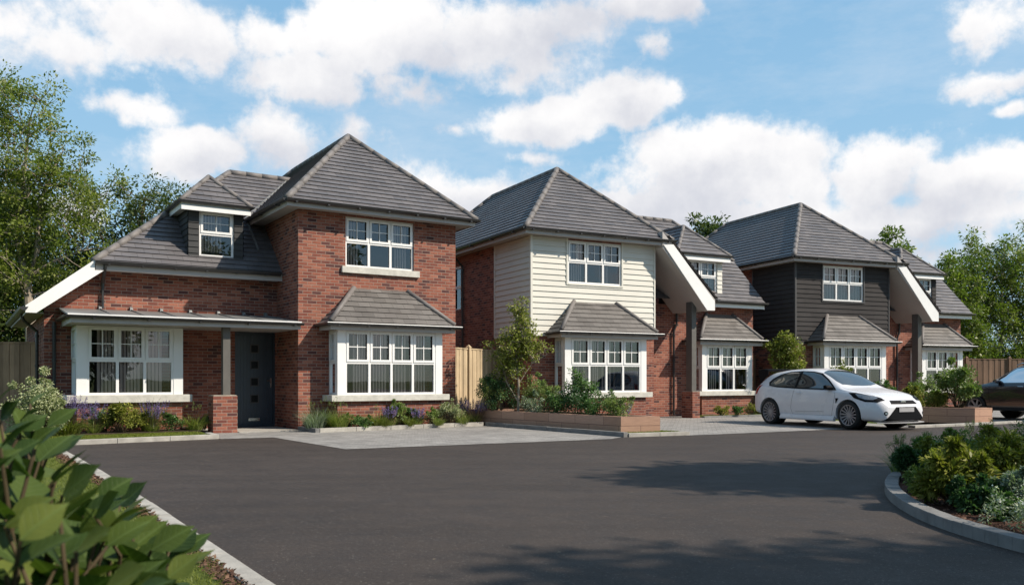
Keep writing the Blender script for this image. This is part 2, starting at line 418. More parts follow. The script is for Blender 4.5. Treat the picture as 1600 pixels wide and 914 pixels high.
        for k in range(k0, k1):
            a, b = k*course, (k+1)*course
            Q = clip(clip(P, a, 1), b, -1) if len(P) > 2 else []
            if len(Q) < 3: continue
            lo = min(p.dot(up) for p in Q)
            off = lambda p: p + n*(base + lip*(b-p.dot(up))/course)
            s.face([tuple(off(p)) for p in Q], [(p.dot(ri), p.dot(up)) for p in Q])
            bot = [p for p in Q if p.dot(up) < lo+1e-4]
            if len(bot) >= 2:
                bot.sort(key=lambda p: p.dot(ri)); l, r_ = bot[0], bot[-1]
                if (r_-l).length > .01:
                    s.face([tuple(l), tuple(r_), tuple(off(r_)), tuple(off(l))], [(l.dot(ri), a), (r_.dot(ri), a), (r_.dot(ri), a+.01), (l.dot(ri), a+.01)])
        return s
    def wall(s, along, a0, a1, z0, z1, d0, d1, holes=()):
        """wall slab along x (depth d0..d1 in y) or along y (depth in x), with rectangular holes"""
        A = sorted({a0, a1, *[h[0] for h in holes], *[h[1] for h in holes]}); Z = sorted({z0, z1, *[h[2] for h in holes], *[h[3] for h in holes]})
        A = [a for a in A if a0 <= a <= a1]; Z = [z for z in Z if z0 <= z <= z1]
        def solid(i, j):
            if not (0 <= i < len(A)-1 and 0 <= j < len(Z)-1): return False
            ca, cz = (A[i]+A[i+1])/2, (Z[j]+Z[j+1])/2
            return not any(h[0] < ca < h[1] and h[2] < cz < h[3] for h in holes)
        if along == 'x': p = lambda a, d, z: (a, d, z)
        else: p = lambda a, d, z: (d, a, z)
        def q(*pts):
            pts = [p(*t) for t in pts]
            if along == 'y': pts.reverse()
            s.face(pts)
        for i in range(len(A)-1):
            for j in range(len(Z)-1):
                if not solid(i, j): continue
                a, b, c, d = A[i], A[i+1], Z[j], Z[j+1]
                q((a,d0,c), (b,d0,c), (b,d0,d), (a,d0,d)); q((b,d1,c), (a,d1,c), (a,d1,d), (b,d1,d))
                if not solid(i-1, j): q((a,d1,c), (a,d0,c), (a,d0,d), (a,d1,d))
                if not solid(i+1, j): q((b,d0,c), (b,d1,c), (b,d1,d), (b,d0,d))
                if not solid(i, j-1): q((a,d1,c), (b,d1,c), (b,d0,c), (a,d0,c))
                if not solid(i, j+1): q((a,d0,d), (b,d0,d), (b,d1,d), (a,d1,d))
        return s
    def build(s, name, mat, parent=None, smooth=False, tf=None, bevel=0.0):
        me = bpy.data.meshes.new(name)
        vs = [tuple(tf @ Vector(p)) for p in s.v] if tf is not None else s.v
        me.from_pydata(vs, [], s.f)
        uvl = me.uv_layers.new(name='UVMap')
        uvl.data.foreach_set('uv', np.array([c for f in s.uv for u in f for c in u], dtype=np.float32))
        me.materials.append(MATS[mat] if isinstance(mat, str) else mat)
        if smooth:
            bm = bmesh.new(); bm.from_mesh(me); bmesh.ops.remove_doubles(bm, verts=bm.verts, dist=1e-5); bm.to_mesh(me); bm.free()
            me.polygons.foreach_set('use_smooth', [True]*len(me.polygons))
        o = bpy.data.objects.new(name, me); COL.objects.link(o)
        if parent: o.parent = parent
        if bevel:
            bm = bmesh.new(); bm.from_mesh(me); bmesh.ops.remove_doubles(bm, verts=bm.verts, dist=1e-5); bm.to_mesh(me); bm.free()
            md = o.modifiers.new('bevel', 'BEVEL'); md.width = bevel; md.segments = 2; md.limit_method = 'ANGLE'
        return o
def struct(o): o['kind'] = 'structure'; return o
def tag(o, label, cat, group=None, kind=None):
    o['label'] = label; o['category'] = cat
    if group: o['group'] = group
    if kind: o['kind'] = kind
    return o
def empty(name, loc, rz, label, cat, group=None):
    o = bpy.data.objects.new(name, None); COL.objects.link(o); o.location = loc; o.rotation_euler = (0, 0, rz)
    o.empty_display_size = .3
    return tag(o, label, cat, group)

# ------------------------------------------------------------------ windows
def window(parent, x0, x1, z0, z1, n, tf=None, y=0.0, post=0.0, split=.5, blinds=(), name='window', bars=True, depth=.07, rdepth=1.4):
    """casement window: n lights wide, opening top lights with glazing bars above fixed panes. Front faces -y at y."""
    f = MB(); g = MB(); bar = .05
    X0, X1 = x0+post, x1-post
    if post:
        f.box(x0, X0, y-.012, y+.1, z0, z1); f.box(X1, x1, y-.012, y+.1, z0, z1)
    f.box(X0, X1, y, y+depth, z0, z0+bar); f.box(X0, X1, y, y+depth, z1-bar, z1)
    f.box(X0, X0+bar, y, y+depth, z0+bar, z1-bar); f.box(X1-bar, X1, y, y+depth, z0+bar, z1-bar)
    zm = z0+(z1-z0)*split
    f.box(X0+bar, X1-bar, y+.002, y+depth, zm-.03, zm+.03)
    wI = (X1-X0-2*bar)
    cw = wI/n
    for i in range(1, n):
        xc = X0+bar+cw*i
        f.box(xc-.03, xc+.03, y+.001, y+depth, z0+bar, zm-.03); f.box(xc-.03, xc+.03, y+.001, y+depth, zm+.03, z1-bar)
    for i in range(n):
        a = X0+bar+cw*i + (.03 if i else 0); b = X0+bar+cw*(i+1) - (.03 if i < n-1 else 0)
        c, d = zm+.03, z1-bar; w = .042; yo = y-.016
        f.box(a-.012, b+.012, yo, y-.001, c-.012, c+w); f.box(a-.012, b+.012, yo, y-.001, d-w, d+.012)
        f.box(a-.012, a+w, yo, y-.001, c+w, d-w); f.box(b-w, b+.012, yo, y-.001, c+w, d-w)
        if bars:
            xm, zc = (a+b)/2, (c+d)/2
            f.box(xm-.010, xm+.010, y+.012, y+.03, c+w, d-w)
            f.box(a+w, b-w, y+.013, y+.029, zc-.010, zc+.010)
        g.face([(a, y+.035, z0+bar), (b, y+.035, z0+bar), (b, y+.035, zm-.03), (a, y+.035, zm-.03)])
        g.face([(a, y+.035, c), (b, y+.035, c), (b, y+.035, d), (a, y+.035, d)])
    fo = f.build(name, 'white_paint', parent, tf=tf)
    g.build('pane', 'window_glass', fo, tf=tf)
    if blinds:
        for (a, b) in blinds:
            b_ = MB()
            xa, xb = X0+(X1-X0)*a, X0+(X1-X0)*b; k = max(2, int((xb-xa)/.068)); w = (xb-xa)/k
            for j in range(k):
                x = xa+w*j; yy = y+.10
                b_.face([(x, yy, z0+.03), (x+w*.80, yy+.030, z0+.03), (x+w*.80, yy+.030, z1-.06), (x, yy, z1-.06)])
            b_.build('blind', 'blind', fo, tf=tf)
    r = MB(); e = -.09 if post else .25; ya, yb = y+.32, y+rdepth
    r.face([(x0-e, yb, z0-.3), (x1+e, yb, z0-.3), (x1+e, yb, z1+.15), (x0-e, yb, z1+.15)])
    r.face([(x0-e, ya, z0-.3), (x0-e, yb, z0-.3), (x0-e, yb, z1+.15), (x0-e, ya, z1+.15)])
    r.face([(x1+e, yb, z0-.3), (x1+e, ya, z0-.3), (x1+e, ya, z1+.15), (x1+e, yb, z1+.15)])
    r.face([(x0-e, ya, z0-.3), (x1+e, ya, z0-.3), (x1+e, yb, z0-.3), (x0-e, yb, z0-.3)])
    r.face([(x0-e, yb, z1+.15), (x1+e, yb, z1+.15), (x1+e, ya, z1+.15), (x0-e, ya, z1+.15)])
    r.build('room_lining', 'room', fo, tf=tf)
    return fo

def bay(parent, x0, x1, yw, yf, z0, z1, n, blinds, roof=None, post=.19, sill=(.17, .15), base=True, name='bay_window'):
    """square bay from the wall yw out to yf, glazed front and cheeks; optional hipped roof (topL, topR, ztop, over, zg)"""
    fo = window(parent, x0, x1, z0, z1, n, y=yf, post=post, blinds=blinds, name=name, rdepth=abs(yw-yf)+1.2)
    D = yw-yf-.1
    for side in (0, 1):   # cheeks
        ch = MB(); g = MB(); xs = x0 if side == 0 else x1
        sg = 1 if side == 0 else -1
        def bx(m, a, b, y0, y1, c, d): m.box(xs+sg*a, xs+sg*b, y0, y1, c, d)
        y0, y1 = yf+.1, yw; zm = (z0+z1)/2
        bx(ch, .0, .07, y0, y0+.05, z0, z1); bx(ch, .0, .07, y1-.05, y1, z0, z1)
        bx(ch, .0, .07, y0+.05, y1-.05, z0, z0+.05); bx(ch, .0, .07, y0+.05, y1-.05, z1-.05, z1); bx(ch, .0, .07, y0+.05, y1-.05, zm-.03, zm+.03)
        ym = (y0+y1)/2
        bx(ch, -.014, -.001, y0+.03, y1-.03, zm+.03, zm+.07); bx(ch, -.014, -.001, y0+.03, y1-.03, z1-.09, z1-.05)
        bx(ch, -.014, -.001, y0+.03, y0+.075, zm+.07, z1-.09); bx(ch, -.014, -.001, y1-.075, y1-.03, zm+.07, z1-.09)
        bx(ch, .012, .03, ym-.01, ym+.01, zm+.03, z1-.05); bx(ch, .013, .029, y0+.05, y1-.05, (zm+z1)/2-.01, (zm+z1)/2+.01)
        g.face([(xs+sg*.035, y0+.05, z0+.05), (xs+sg*.035, y1-.05, z0+.05), (xs+sg*.035, y1-.05, z1-.05), (xs+sg*.035, y0+.05, z1-.05)])
        ch.build('cheek_frame', 'white_paint', fo); g.build('pane', 'window_glass', fo)
    st = MB(); o_, h = sill
    st.box(x0-o_, x1+o_, yf-.09, yw-.004, z0-h, z0-.002)
    st.build('sill', 'sill_stone', fo, bevel=.008)
    if base:
        b = MB(); b.box(x0+.01, x1-.01, yf+.01, yw-.004, -.05, z0-h-.002); b.build('plinth_wall', 'brick', fo)
    # the flat inner lid over the glazing
    if roof:
        tl, tr, zt, ov, zg = roof
        xa, xb, yo = x0-ov, x1+ov, yf-ov+.02
        r = MB()
        L, R, TL, TR = (xa, yo, zg), (xb, yo, zg), (tl, yw-.003, zt), (tr, yw-.003, zt)
        WL, WR = (xa, yw-.003, zg), (xb, yw-.003, zg)
        r.courses([L, R, TR, TL], .175, .022, hint=(0, -1, 1)); r.courses([L, TL, WL], .175, .022, hint=(-1, 0, 1)); r.courses([R, WR, TR], .175, .022, hint=(1, 0, 1))
        ro = r.build('bay_roof', 'bay_tile', fo)
        h_ = MB()
        for a, b in ((L, TL), (R, TR)):
            a, b = Vector(a), Vector(b); up = Vector((0, 0, .02))
            a2 = a+(b-a)*.05
            h_ = MB(); h_.tube([a2+up, a+(b-a)*.5+up, b+up], .062, 10)
            h_.build('hip_tile', 'ridge_tile', fo, smooth=True)
        s_ = MB(); s_.box(xa+.06, xb-.06, yo+.06, yw-.004, z1+.004, z1+.03)
        s_.box(xa+.04, xb-.04, yo+.04, yo+.06, z1-.01, zg-.01); s_.box(xa+.04, xa+.06, yo+.06, yw-.004, z1-.01, zg-.01); s_.box(xb-.06, xb-.04, yo+.06, yw-.004, z1-.01, zg-.01)
        s_.build('soffit', 'soffit_paint', fo)
        gu = MB(); zz = zg+.005
        gu.gutter([(xa-.03, yw-.01, zz), (xa-.03, yo-.04, zz), (xb+.03, yo-.04, zz), (xb+.02, yw-.01, zz)], .062)
        for k in range(5):
            xk = xa+.2+(xb-xa-.4)*k/4; gu.box(xk-.02, xk+.02, yo-.09, yo+.03, zz-.065, zz-.04)
        gu.build('gutter', 'black_plastic', fo)
        de = MB(); de.tube([(xa-.09, yo-.105, zz+.008), (xb+.09, yo-.105, zz+.008)], .011, 6); de.build('lip_highlight', 'white_paint', fo)  # white tube paints in the sheen along the gutter's rolled lip
    return fo

W, ZS, OG, ZG, AP, ZR, RL = 4.236, 5.221, .405, 5.341, 2.144, 7.747, 4.474
def ridge_caps(mb, a, b, r=.085):
    a, b = Vector(a), Vector(b); n = max(2, int((b-a).length/.42)); d = (b-a)/n; t = d.normalized()
    for i in range(n):
        p = a+d*i
        mb.tube([p+Vector((0,0,.010+.016*0)), p+d*1.0+Vector((0,0,.010))], [r*1.0, r*.955], 10)
def pipe(name, pts, parent, r=.036, clips=True):
    m = MB(); m.tube(pts, r, 8)
    for i in range(len(pts)-1):
        a, b = Vector(pts[i]), Vector(pts[i+1])
        if (a-b).length > 1.0:
            k = int((a-b).length/1.0)+1
            for j in range(k+1):
                c = a+(b-a)*(j+.15)/(k+.3); m.tube([c-Vector((0,0,.03)), c+Vector((0,0,.03))], r*1.35, 8)
    return m.build(name, 'black_plastic', parent, smooth=False)

def wing(root, clad=None, D=None):
    """the two-storey front wing with its hipped roof, shared by the three houses"""
    D = AP*2+RL
    up = (1.18, 3.03, 3.95, 5.17)
    holes = [up, (.95, 3.36, .83, 2.30)]
    w = MB()
    w.wall('x', 0, W, -.1, ZS-.002, 0, .25, holes)
    side_hole = [(4.75, 5.55, 3.5, 4.95)] if clad else []
    w.wall('y', .25, D, -.1, ZS-.002, 0, .25, side_hole)
    w.wall('y', .25, D, -.1, ZS-.002, W-.25, W, [])
    w.wall('x', .25, W-.25, -.1, ZS-.002, D-.25, D, [])
    w.build('wing_wall', 'brick', root)
    if clad:
        c = MB(); z0 = 2.47
        yk = -.004
        rect = lambda a, b, c0, d0: [(a, yk, c0), (b, yk, c0), (b, yk, d0), (a, yk, d0)]
        t = .055
        for r_ in ((.02, W-.02, z0, up[2]-t), (.02, up[0]-t, up[2]-t, ZS-.01), (up[1]+t, W-.02, up[2]-t, ZS-.01)):
            c.courses(rect(*r_), .16, .024, .003, hint=(0, -1, 0))
        xk = -.004
        c.courses([(xk, .02, z0), (xk, 2.2, z0), (xk, 2.2, ZS-.01), (xk, .02, ZS-.01)], .16, .024, .003, hint=(-1, 0, 0))
        c.build('cladding', clad, root)
        tr = MB(); tmat = 'white_paint' if clad == 'cream_board' else clad
        tr.box(-.045, .02, -.045, .02, z0-.02, ZS-.004); tr.box(W-.02, W+.03, -.04, .02, z0-.02, ZS-.004)
        tr.box(-.04, -.004, 2.2, 2.25, z0-.02, ZS-.004)
        tr.box(.02, W-.02, -.05, -.004, z0-.05, z0-.002); tr.box(-.05, -.004, .02, 2.2, z0-.05, z0-.002)
        tr.box(up[0]-t, up[0]-.002, -.045, -.004, up[2]-t, ZS-.01); tr.box(up[1]+.002, up[1]+t, -.045, -.004, up[2]-t, ZS-.01)
        tr.box(up[0]-.002, up[1]+.002, -.05, -.004, up[2]-t, up[2]-.003)
        tr.build('corner_trim', 'cream_trim' if clad == 'cream_board' else 'dark_trim', root)
    # roof
    e, z = OG, ZG+.01
    A, B, C_, D_ = (-e, -e, z), (W+e, -e, z), (W+e, D+e, z), (-e, D+e, z)
    R1, R2 = (W/2, AP, ZR), (W/2, AP+RL, ZR)
    r = MB()
    r.courses([A, B, R1], hint=(0, -1, 1)); r.courses([A, R1, R2, D_], hint=(-1, 0, 1))
    r.courses([B, C_, R2, R1], hint=(1, 0, 1)); r.courses([C_, D_, R2], hint=(0, 1, 1))
    ro = r.build('roof', 'roof_tile', root)
    h = MB()
    for a, b in ((A, R1), (B, R1), (D_, R2), (C_, R2), (R1, R2)): ridge_caps(h, a, b)
    h.build('ridge_tile', 'ridge_tile', ro, smooth=True)
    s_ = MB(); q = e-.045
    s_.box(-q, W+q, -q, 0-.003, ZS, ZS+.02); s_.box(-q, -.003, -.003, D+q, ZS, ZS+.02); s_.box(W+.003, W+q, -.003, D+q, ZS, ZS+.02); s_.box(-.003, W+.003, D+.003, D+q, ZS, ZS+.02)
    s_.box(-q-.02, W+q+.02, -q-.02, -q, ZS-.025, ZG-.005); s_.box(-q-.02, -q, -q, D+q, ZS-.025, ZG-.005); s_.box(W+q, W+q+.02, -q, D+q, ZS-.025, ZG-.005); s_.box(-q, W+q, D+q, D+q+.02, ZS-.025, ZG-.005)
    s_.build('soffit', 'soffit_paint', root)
    g = MB(); ge = e+.03; zz = ZG+.012
    g.gutter([(-ge, -ge, zz), (W+ge, -ge, zz), (W+ge, D+ge, zz), (-ge, D+ge, zz), (-ge, -ge-.001, zz)], .07)
    for k in range(7):
        xk = -.2+(W+.4)*k/6; g.box(xk-.025, xk+.025, -ge-.07, -e+.03, zz-.078, zz-.05)
        yk = .2+(D-.4)*k/6; g.box(-ge-.07, -e+.03, yk-.025, yk+.025, zz-.078, zz-.05)
    g.build('gutter', 'black_plastic', root)
    sets = {None: [(.02, .22), (.36, .40), (.74, .93)], 'cream_board': [(.02, .30), (.62, .80)], 'charcoal_board': [(.02, .97)]}
    wo = window(root, up[0], up[1], up[2], up[3], 3, y=.05 if not clad else .0, blinds=sets[clad])
    if not clad:
        s2 = MB(); s2.box(up[0]-.11, up[1]+.13, -.075, .1, up[2]-.16, up[2]-.002); s2.build('sill', 'sill_stone', wo, bevel=.008)
    bl = {None: [(.10, .28), (.31, .47), (.55, .69), (.72, .91)], 'cream_board': [(.1, .16), (.2, .29), (.33, .42), (.46, .6), (.63, .66), (.73, .8)],
          'charcoal_board': [(.2, .4), (.52, .6), (.73, .85)]}[clad]
    bay(root, .76, 3.55, 0, -.54, .83, 2.37, 4, bl, roof=(1.40, 2.83, 3.42, .29, 2.50))
    if clad:
        window(root, 0, .8, 3.5, 4.95, 1, tf=Matrix.Translation((0, 5.55, 0)) @ Matrix.Rotation(-PI/2, 4, 'Z'), y=.08, blinds=(), bars=False)
        pipe('downpipe', [(-.40, 4.5, ZG-.05), (-.36, 4.5, ZS-.05), (-.06, 4.5, ZS-.35), (-.06, 4.5, .05)], root)

simple('cream_trim', (.63, .61, .54), .5, .4, var=.04)
simple('dark_trim', (.055, .052, .052), .55, .4, var=.1)

def dormer(root, x0, x1, yf, zb, zt, gx0, gx1, n, board, slope_y, blinds):
    """tiled dormer window: clad cheeks, hipped roof running back into the main slope"""
    yb = yf+2.2
    d = MB()
    wx0, wx1 = (x0+.25, x1-.22)
    # the front framed by boards either side, cheeks back into the roof
    wl = MB(); wl.wall('x', x0, x1, zb-.25, zt, yf, yf+.2, [(wx0, wx1, zb, zt-.02)])
    wl.prism_x([(yf+.2, zb-.25), (yf+1.9, zt), (yf+.2, zt)], x0, x0+.12); wl.prism_x([(yf+.2, zb-.25), (yf+1.9, zt), (yf+.2, zt)], x1-.12, x1)
    do = wl.build('dormer', 'dark_trim' if board != 'cream_board' else 'cream_trim', root)
    c = MB(); yk = yf-.003
    for a, b in ((x0, wx0-.01), (wx1+.01, x1)):
        c = MB(); c.courses([(a, yk, zb-.25), (b, yk, zb-.25), (b, yk, zt-.01), (a, yk, zt-.01)], .145, .02, .002, hint=(0, -1, 0)); c.build('cladding', board, do)
    for xk, hn in ((x0-.003, (-1, 0, 0)), (x1+.003, (1, 0, 0))):
        c = MB(); c.courses([(xk, yf, zb-.25), (xk, yf+1.9, zt-.01), (xk, yf, zt-.01)], .145, .02, .002, hint=hn); c.build('cladding', board, do)
    wn = window(do, wx0, wx1, zb, zt-.02, n, y=yf+.03, blinds=blinds, split=.5, rdepth=1.0)
    zg = zt+.13; yo = yf-.22; xm = (gx0+gx1)/2; hw = (gx1-gx0)/2; za = zg+hw*.96; ya = yo+hw*.96
    yback = slope_y(za)+.15
    r = MB()
    A, B, T, TB = (gx0, yo, zg), (gx1, yo, zg), (xm, ya, za), (xm, yback, za)
    ybk = slope_y(zg)+.05
    r.courses([A, B, T], .2, .025, hint=(0, -1, 1)); r.courses([A, T, TB, (gx0, ybk, zg)], .2, .025, hint=(-1, 0, 1)); r.courses([B, (gx1, ybk, zg), TB, T], .2, .025, hint=(1, 0, 1))
    r.build('dormer_roof', 'roof_tile', do)
    h = MB(); ridge_caps(h, A, T, .062); ridge_caps(h, B, T, .062); ridge_caps(h, T, TB, .062); h.build('hip_tile', 'ridge_tile', do, smooth=True)
    s_ = MB(); s_.box(gx0+.04, gx1-.04, yo+.06, yf-.003, zt, zt+.02)
    s_.box(gx0+.03, gx1-.03, yo+.04, yo+.06, zt-.03, zg-.02); s_.box(gx0+.03, gx0+.05, yo+.06, ybk-.1, zt-.03, zg-.02); s_.box(gx1-.05, gx1-.03, yo+.06, ybk-.1, zt-.03, zg-.02)
    s_.box(gx0+.05, x0-.003, yf-.003, ybk-.2, zt, zt+.02); s_.box(x1+.003, gx1-.05, yf-.003, ybk-.2, zt, zt+.02)
    s_.box(gx0+.02, gx1-.02, yo+.0, yo+.04, zt-.07, zt+.03)
    s_.build('fascia', 'white_paint', do)
    g = MB(); g.gutter([(gx0-.02, ybk-.1, zg+.005), (gx0-.02, yo-.03, zg+.005), (gx1+.02, yo-.03, zg+.005), (gx1+.02, ybk-.1, zg+.005)], .05)
    g.build('gutter', 'black_plastic', do)
    return do

# ------------------------------------------------------------------ house 1
def house_one():
    X0, Y0, t = HOUSES[0]
    R = empty('detached_house', (X0, Y0, 0), t, 'nearest red brick house, all brick with a lean-to porch roof over its charcoal front door', 'house', 'houses in a row along the close')
    wing(R, None)
    y1 = 1.62; xl = -5.16
    # front wall with door and bay openings, raking top on the left
    w = MB()
    w.wall('x', xl, -.003, -.1, 2.85, y1, y1+.25, [(-1.04, -.04, .02, 2.40), (-4.35, -2.7, .86, 2.30)])
    w.prism_y([(xl, 2.85), (-.003, 2.85), (-.003, 3.66), (-4.18, 3.66)], y1, y1+.25)
    w.wall('y', y1+.25, 7.4, -.1, 2.62, xl, xl+.25, [])
    w.prism_y([(xl+.25, -.1), (-.003, -.1), (-.003, 3.66), (-4.15, 3.66), (xl+.25, 2.85)], 7.15, 7.4)
    w.build('main_wall', 'brick', R)
    # roof: front slope, long catslide to the left
    zf, yf, q = 3.80, 1.17, .82
    xb, zb = -5.52, 2.74
    zr, yr = 6.92, 4.5; p = (zr-zf)/(yr-yf)
    xr = xb+(zr-zb)/q; xh = xb+(zf-zb)/q
    yB = yr+(yr-yf)
    r = MB()
    r.courses([(xh, yf, zf), (.55, yf, zf), (1.9, yr, zr), (xr, yr, zr)], hint=(0, -1, 1))
    r.courses([(xb, yf, zb), (xh, yf, zf), (xr, yr, zr), (xh, yB, zf), (xb, yB, zb)], hint=(-1, 0, 1))
    r.courses([(xh, yB, zf), (1.9, yB, zf), (1.9, yr, zr), (xr, yr, zr)], hint=(0, 1, 1))
    ro = r.build('main_roof', 'roof_tile', R)
    h = MB(); ridge_caps(h, (xh, yf, zf), (xr, yr, zr)); ridge_caps(h, (xr, yr, zr), (1.35, yr, zr)); ridge_caps(h, (xh, yB, zf), (xr, yr, zr))
    h.build('ridge_tile', 'ridge_tile', ro, smooth=True)
    v = MB()   # lead valley where the main roof meets the wing roof
    v.tube([(-OG-.02, 1.75, 5.36-.93), (-.42, 2.9, 5.42), (1.2, yr, zr)], .03, 6); v.build('valley', 'lead_sheet', ro)
    b = MB()
    b.prism_y([(xb-.02, zb+.03), (xb-.02, zb-.12), (xb+.18, zb-.12), (xh+.20, zf-.19), (xh+.02, zf-.19), (xh+.02, zf+.04)], yf-.02, yf+.015)
    b.build('barge_board', 'white_paint', R)
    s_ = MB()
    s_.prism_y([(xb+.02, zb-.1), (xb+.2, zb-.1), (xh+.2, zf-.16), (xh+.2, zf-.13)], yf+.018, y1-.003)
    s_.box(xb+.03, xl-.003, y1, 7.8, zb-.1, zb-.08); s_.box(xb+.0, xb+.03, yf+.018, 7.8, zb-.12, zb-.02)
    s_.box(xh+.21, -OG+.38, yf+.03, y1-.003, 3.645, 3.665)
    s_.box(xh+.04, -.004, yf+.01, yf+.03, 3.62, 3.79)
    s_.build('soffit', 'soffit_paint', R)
    g = MB(); g.gutter([(xh+.02, yf-.055, zf+.01), (-.06, yf-.055, zf+.01)], .072); g.gutter([(xb-.05, yf-.05, zb+.0), (xb-.05, 7.8, zb+.0)], .075)
    for k in range(6): g.box(xh+.3+k*.7-.02, xh+.3+k*.7+.02, yf-.11, yf+.01, zf-.07, zf-.045)
    g.build('gutter', 'black_plastic', R)
    pipe('downpipe', [(-4.0, yf-.05, zf-.05), (-4.0, yf+.0, zf-.15), (-4.0, y1-.07, zf-.42), (-4.0, y1-.07, 2.80)], R)
    pipe('downpipe', [(-5.55, 2.6, zb-.05), (-5.5, 2.6, zb-.2), (xl-.07, 2.6, zb-.45), (xl-.07, 2.6, .05)], R)
    pipe('downpipe', [(-4.97, y1-.07, 2.46), (-4.97, y1-.07, .05)], R)
    dormer(R, -2.16, -.88, 1.50, 4.14, 5.25, -2.38, -.73, 1, 'slate_board', lambda z: yf+(z-zf)/p, [(.02, .7)])
    # lean-to porch roof
    c = MB()
    c.prism_x([(-.30, 2.50), (y1-.002, 2.745), (y1-.002, 2.78), (-.30, 2.535)], -4.88, -.02)
    for x in (-4.05, -3.4, -2.75, -2.1, -1.45, -.85, -.3): 
        c.prism_x([(-.28, 2.53), (y1-.003, 2.775), (y1-.003, 2.815), (-.28, 2.545)], x-.012, x+.012)
        c.prism_x([(y1-.12, 2.76), (y1-.003, 2.77), (y1-.003, 2.87), (y1-.10, 2.83)], x-.03, x+.03)
    co = c.build('porch_roof', 'lead_sheet', R)
    f = MB(); f.box(-4.82, -.03, -.27, -.25, 2.36, 2.49); f.box(-4.82, -4.80, -.25, y1-.003, 2.36, 2.49); f.box(-4.80, -.03, -.25, y1-.003, 2.37, 2.39)
    f.build('fascia', 'soffit_paint', co)
    de = MB(); de.box(-4.88, -.02, -.318, -.301, 2.515, 2.542); de.build('lip_highlight', 'white_paint', co)  # drip edge of the lead, its bright lit line put in as white
    g = MB(); g.gutter([(-4.90, y1-.05, 2.52), (-4.90, -.33, 2.50), (.02, -.33, 2.50)], .052)
    for k in range(5): g.box(-4.4+k*1.05-.02, -4.4+k*1.05+.02, -.40, -.27, 2.43, 2.455)
    g.build('gutter', 'black_plastic', co)
    pm = MB(); pm.box(-1.75, -1.585, -.06, .10, .85, 2.37); pm.build('porch_post', 'post_paint', R, bevel=.006)
    pr = MB(); pr.box(-1.99, -1.46, -.17, .32, -.05, .83); po = pr.build('brick_pier', 'brick', R)
    cp = MB(); cp.box(-1.975, -1.475, -.155, .305, .832, .848); cp.build('pier_cap', 'mortar', po)
    bay(R, -4.62, -2.45, y1, .70, .86, 2.36, 3, [(.12, .33), (.38, .62), (.66, .88)], roof=None, post=.20, sill=(.19, .17))
    # door
    d = MB(); d.box(-1.035, -.985, y1+.02, y1+.12, .03, 2.39); d.box(-.085, -.045, y1+.02, y1+.12, .03, 2.39); d.box(-.985, -.085, y1+.02, y1+.12, 2.33, 2.39); d.box(-.985, -.085, y1+.02, y1+.12, .03, .07)
    do = d.build('door_frame', 'door_paint', R)
    l = MB()
    nb = 11
    for k in range(nb):
        a = -.98+.89*k/nb; l.box(a+.003, a+.89/nb-.003, y1+.045, y1+.09, .075, 2.325)
    l.box(-.98, -.09, y1+.052, y1+.09, .075, 2.325)
    lf = l.build('door', 'door_paint', R)
    for zc in (.72, 1.14, 1.56, 1.96):
        gl = MB(); gl.box(-.63, -.47, y1+.035, y1+.044, zc-.085, zc+.085); gl.build('door_light', 'door_light', lf)
    for zc in (.72, 1.14, 1.56, 1.96):
        fr = MB()
        for a, b, c0, c1 in ((-.66, -.44, zc+.086, zc+.11), (-.66, -.44, zc-.11, zc-.086), (-.66, -.632, zc-.086, zc+.086), (-.468, -.44, zc-.086, zc+.086)): fr.box(a, b, y1+.03, y1+.044, c0, c1)
        fr.build('light_trim', 'dark_trim', lf)
    hd = MB(); hd.box(-.165, -.125, y1+.03, y1+.044, 1.0, 1.24); hd.tube([(-.145, y1+.03, 1.17), (-.145, y1-.02, 1.17), (-.26, y1-.02, 1.17)], .011, 6); hd.build('door_handle', 'chrome', lf)
    lb = MB(); lb.box(-.70, -.42, y1+.03, y1+.044, .17, .24); lb.build('letter_plate', 'chrome', lf)
    return R

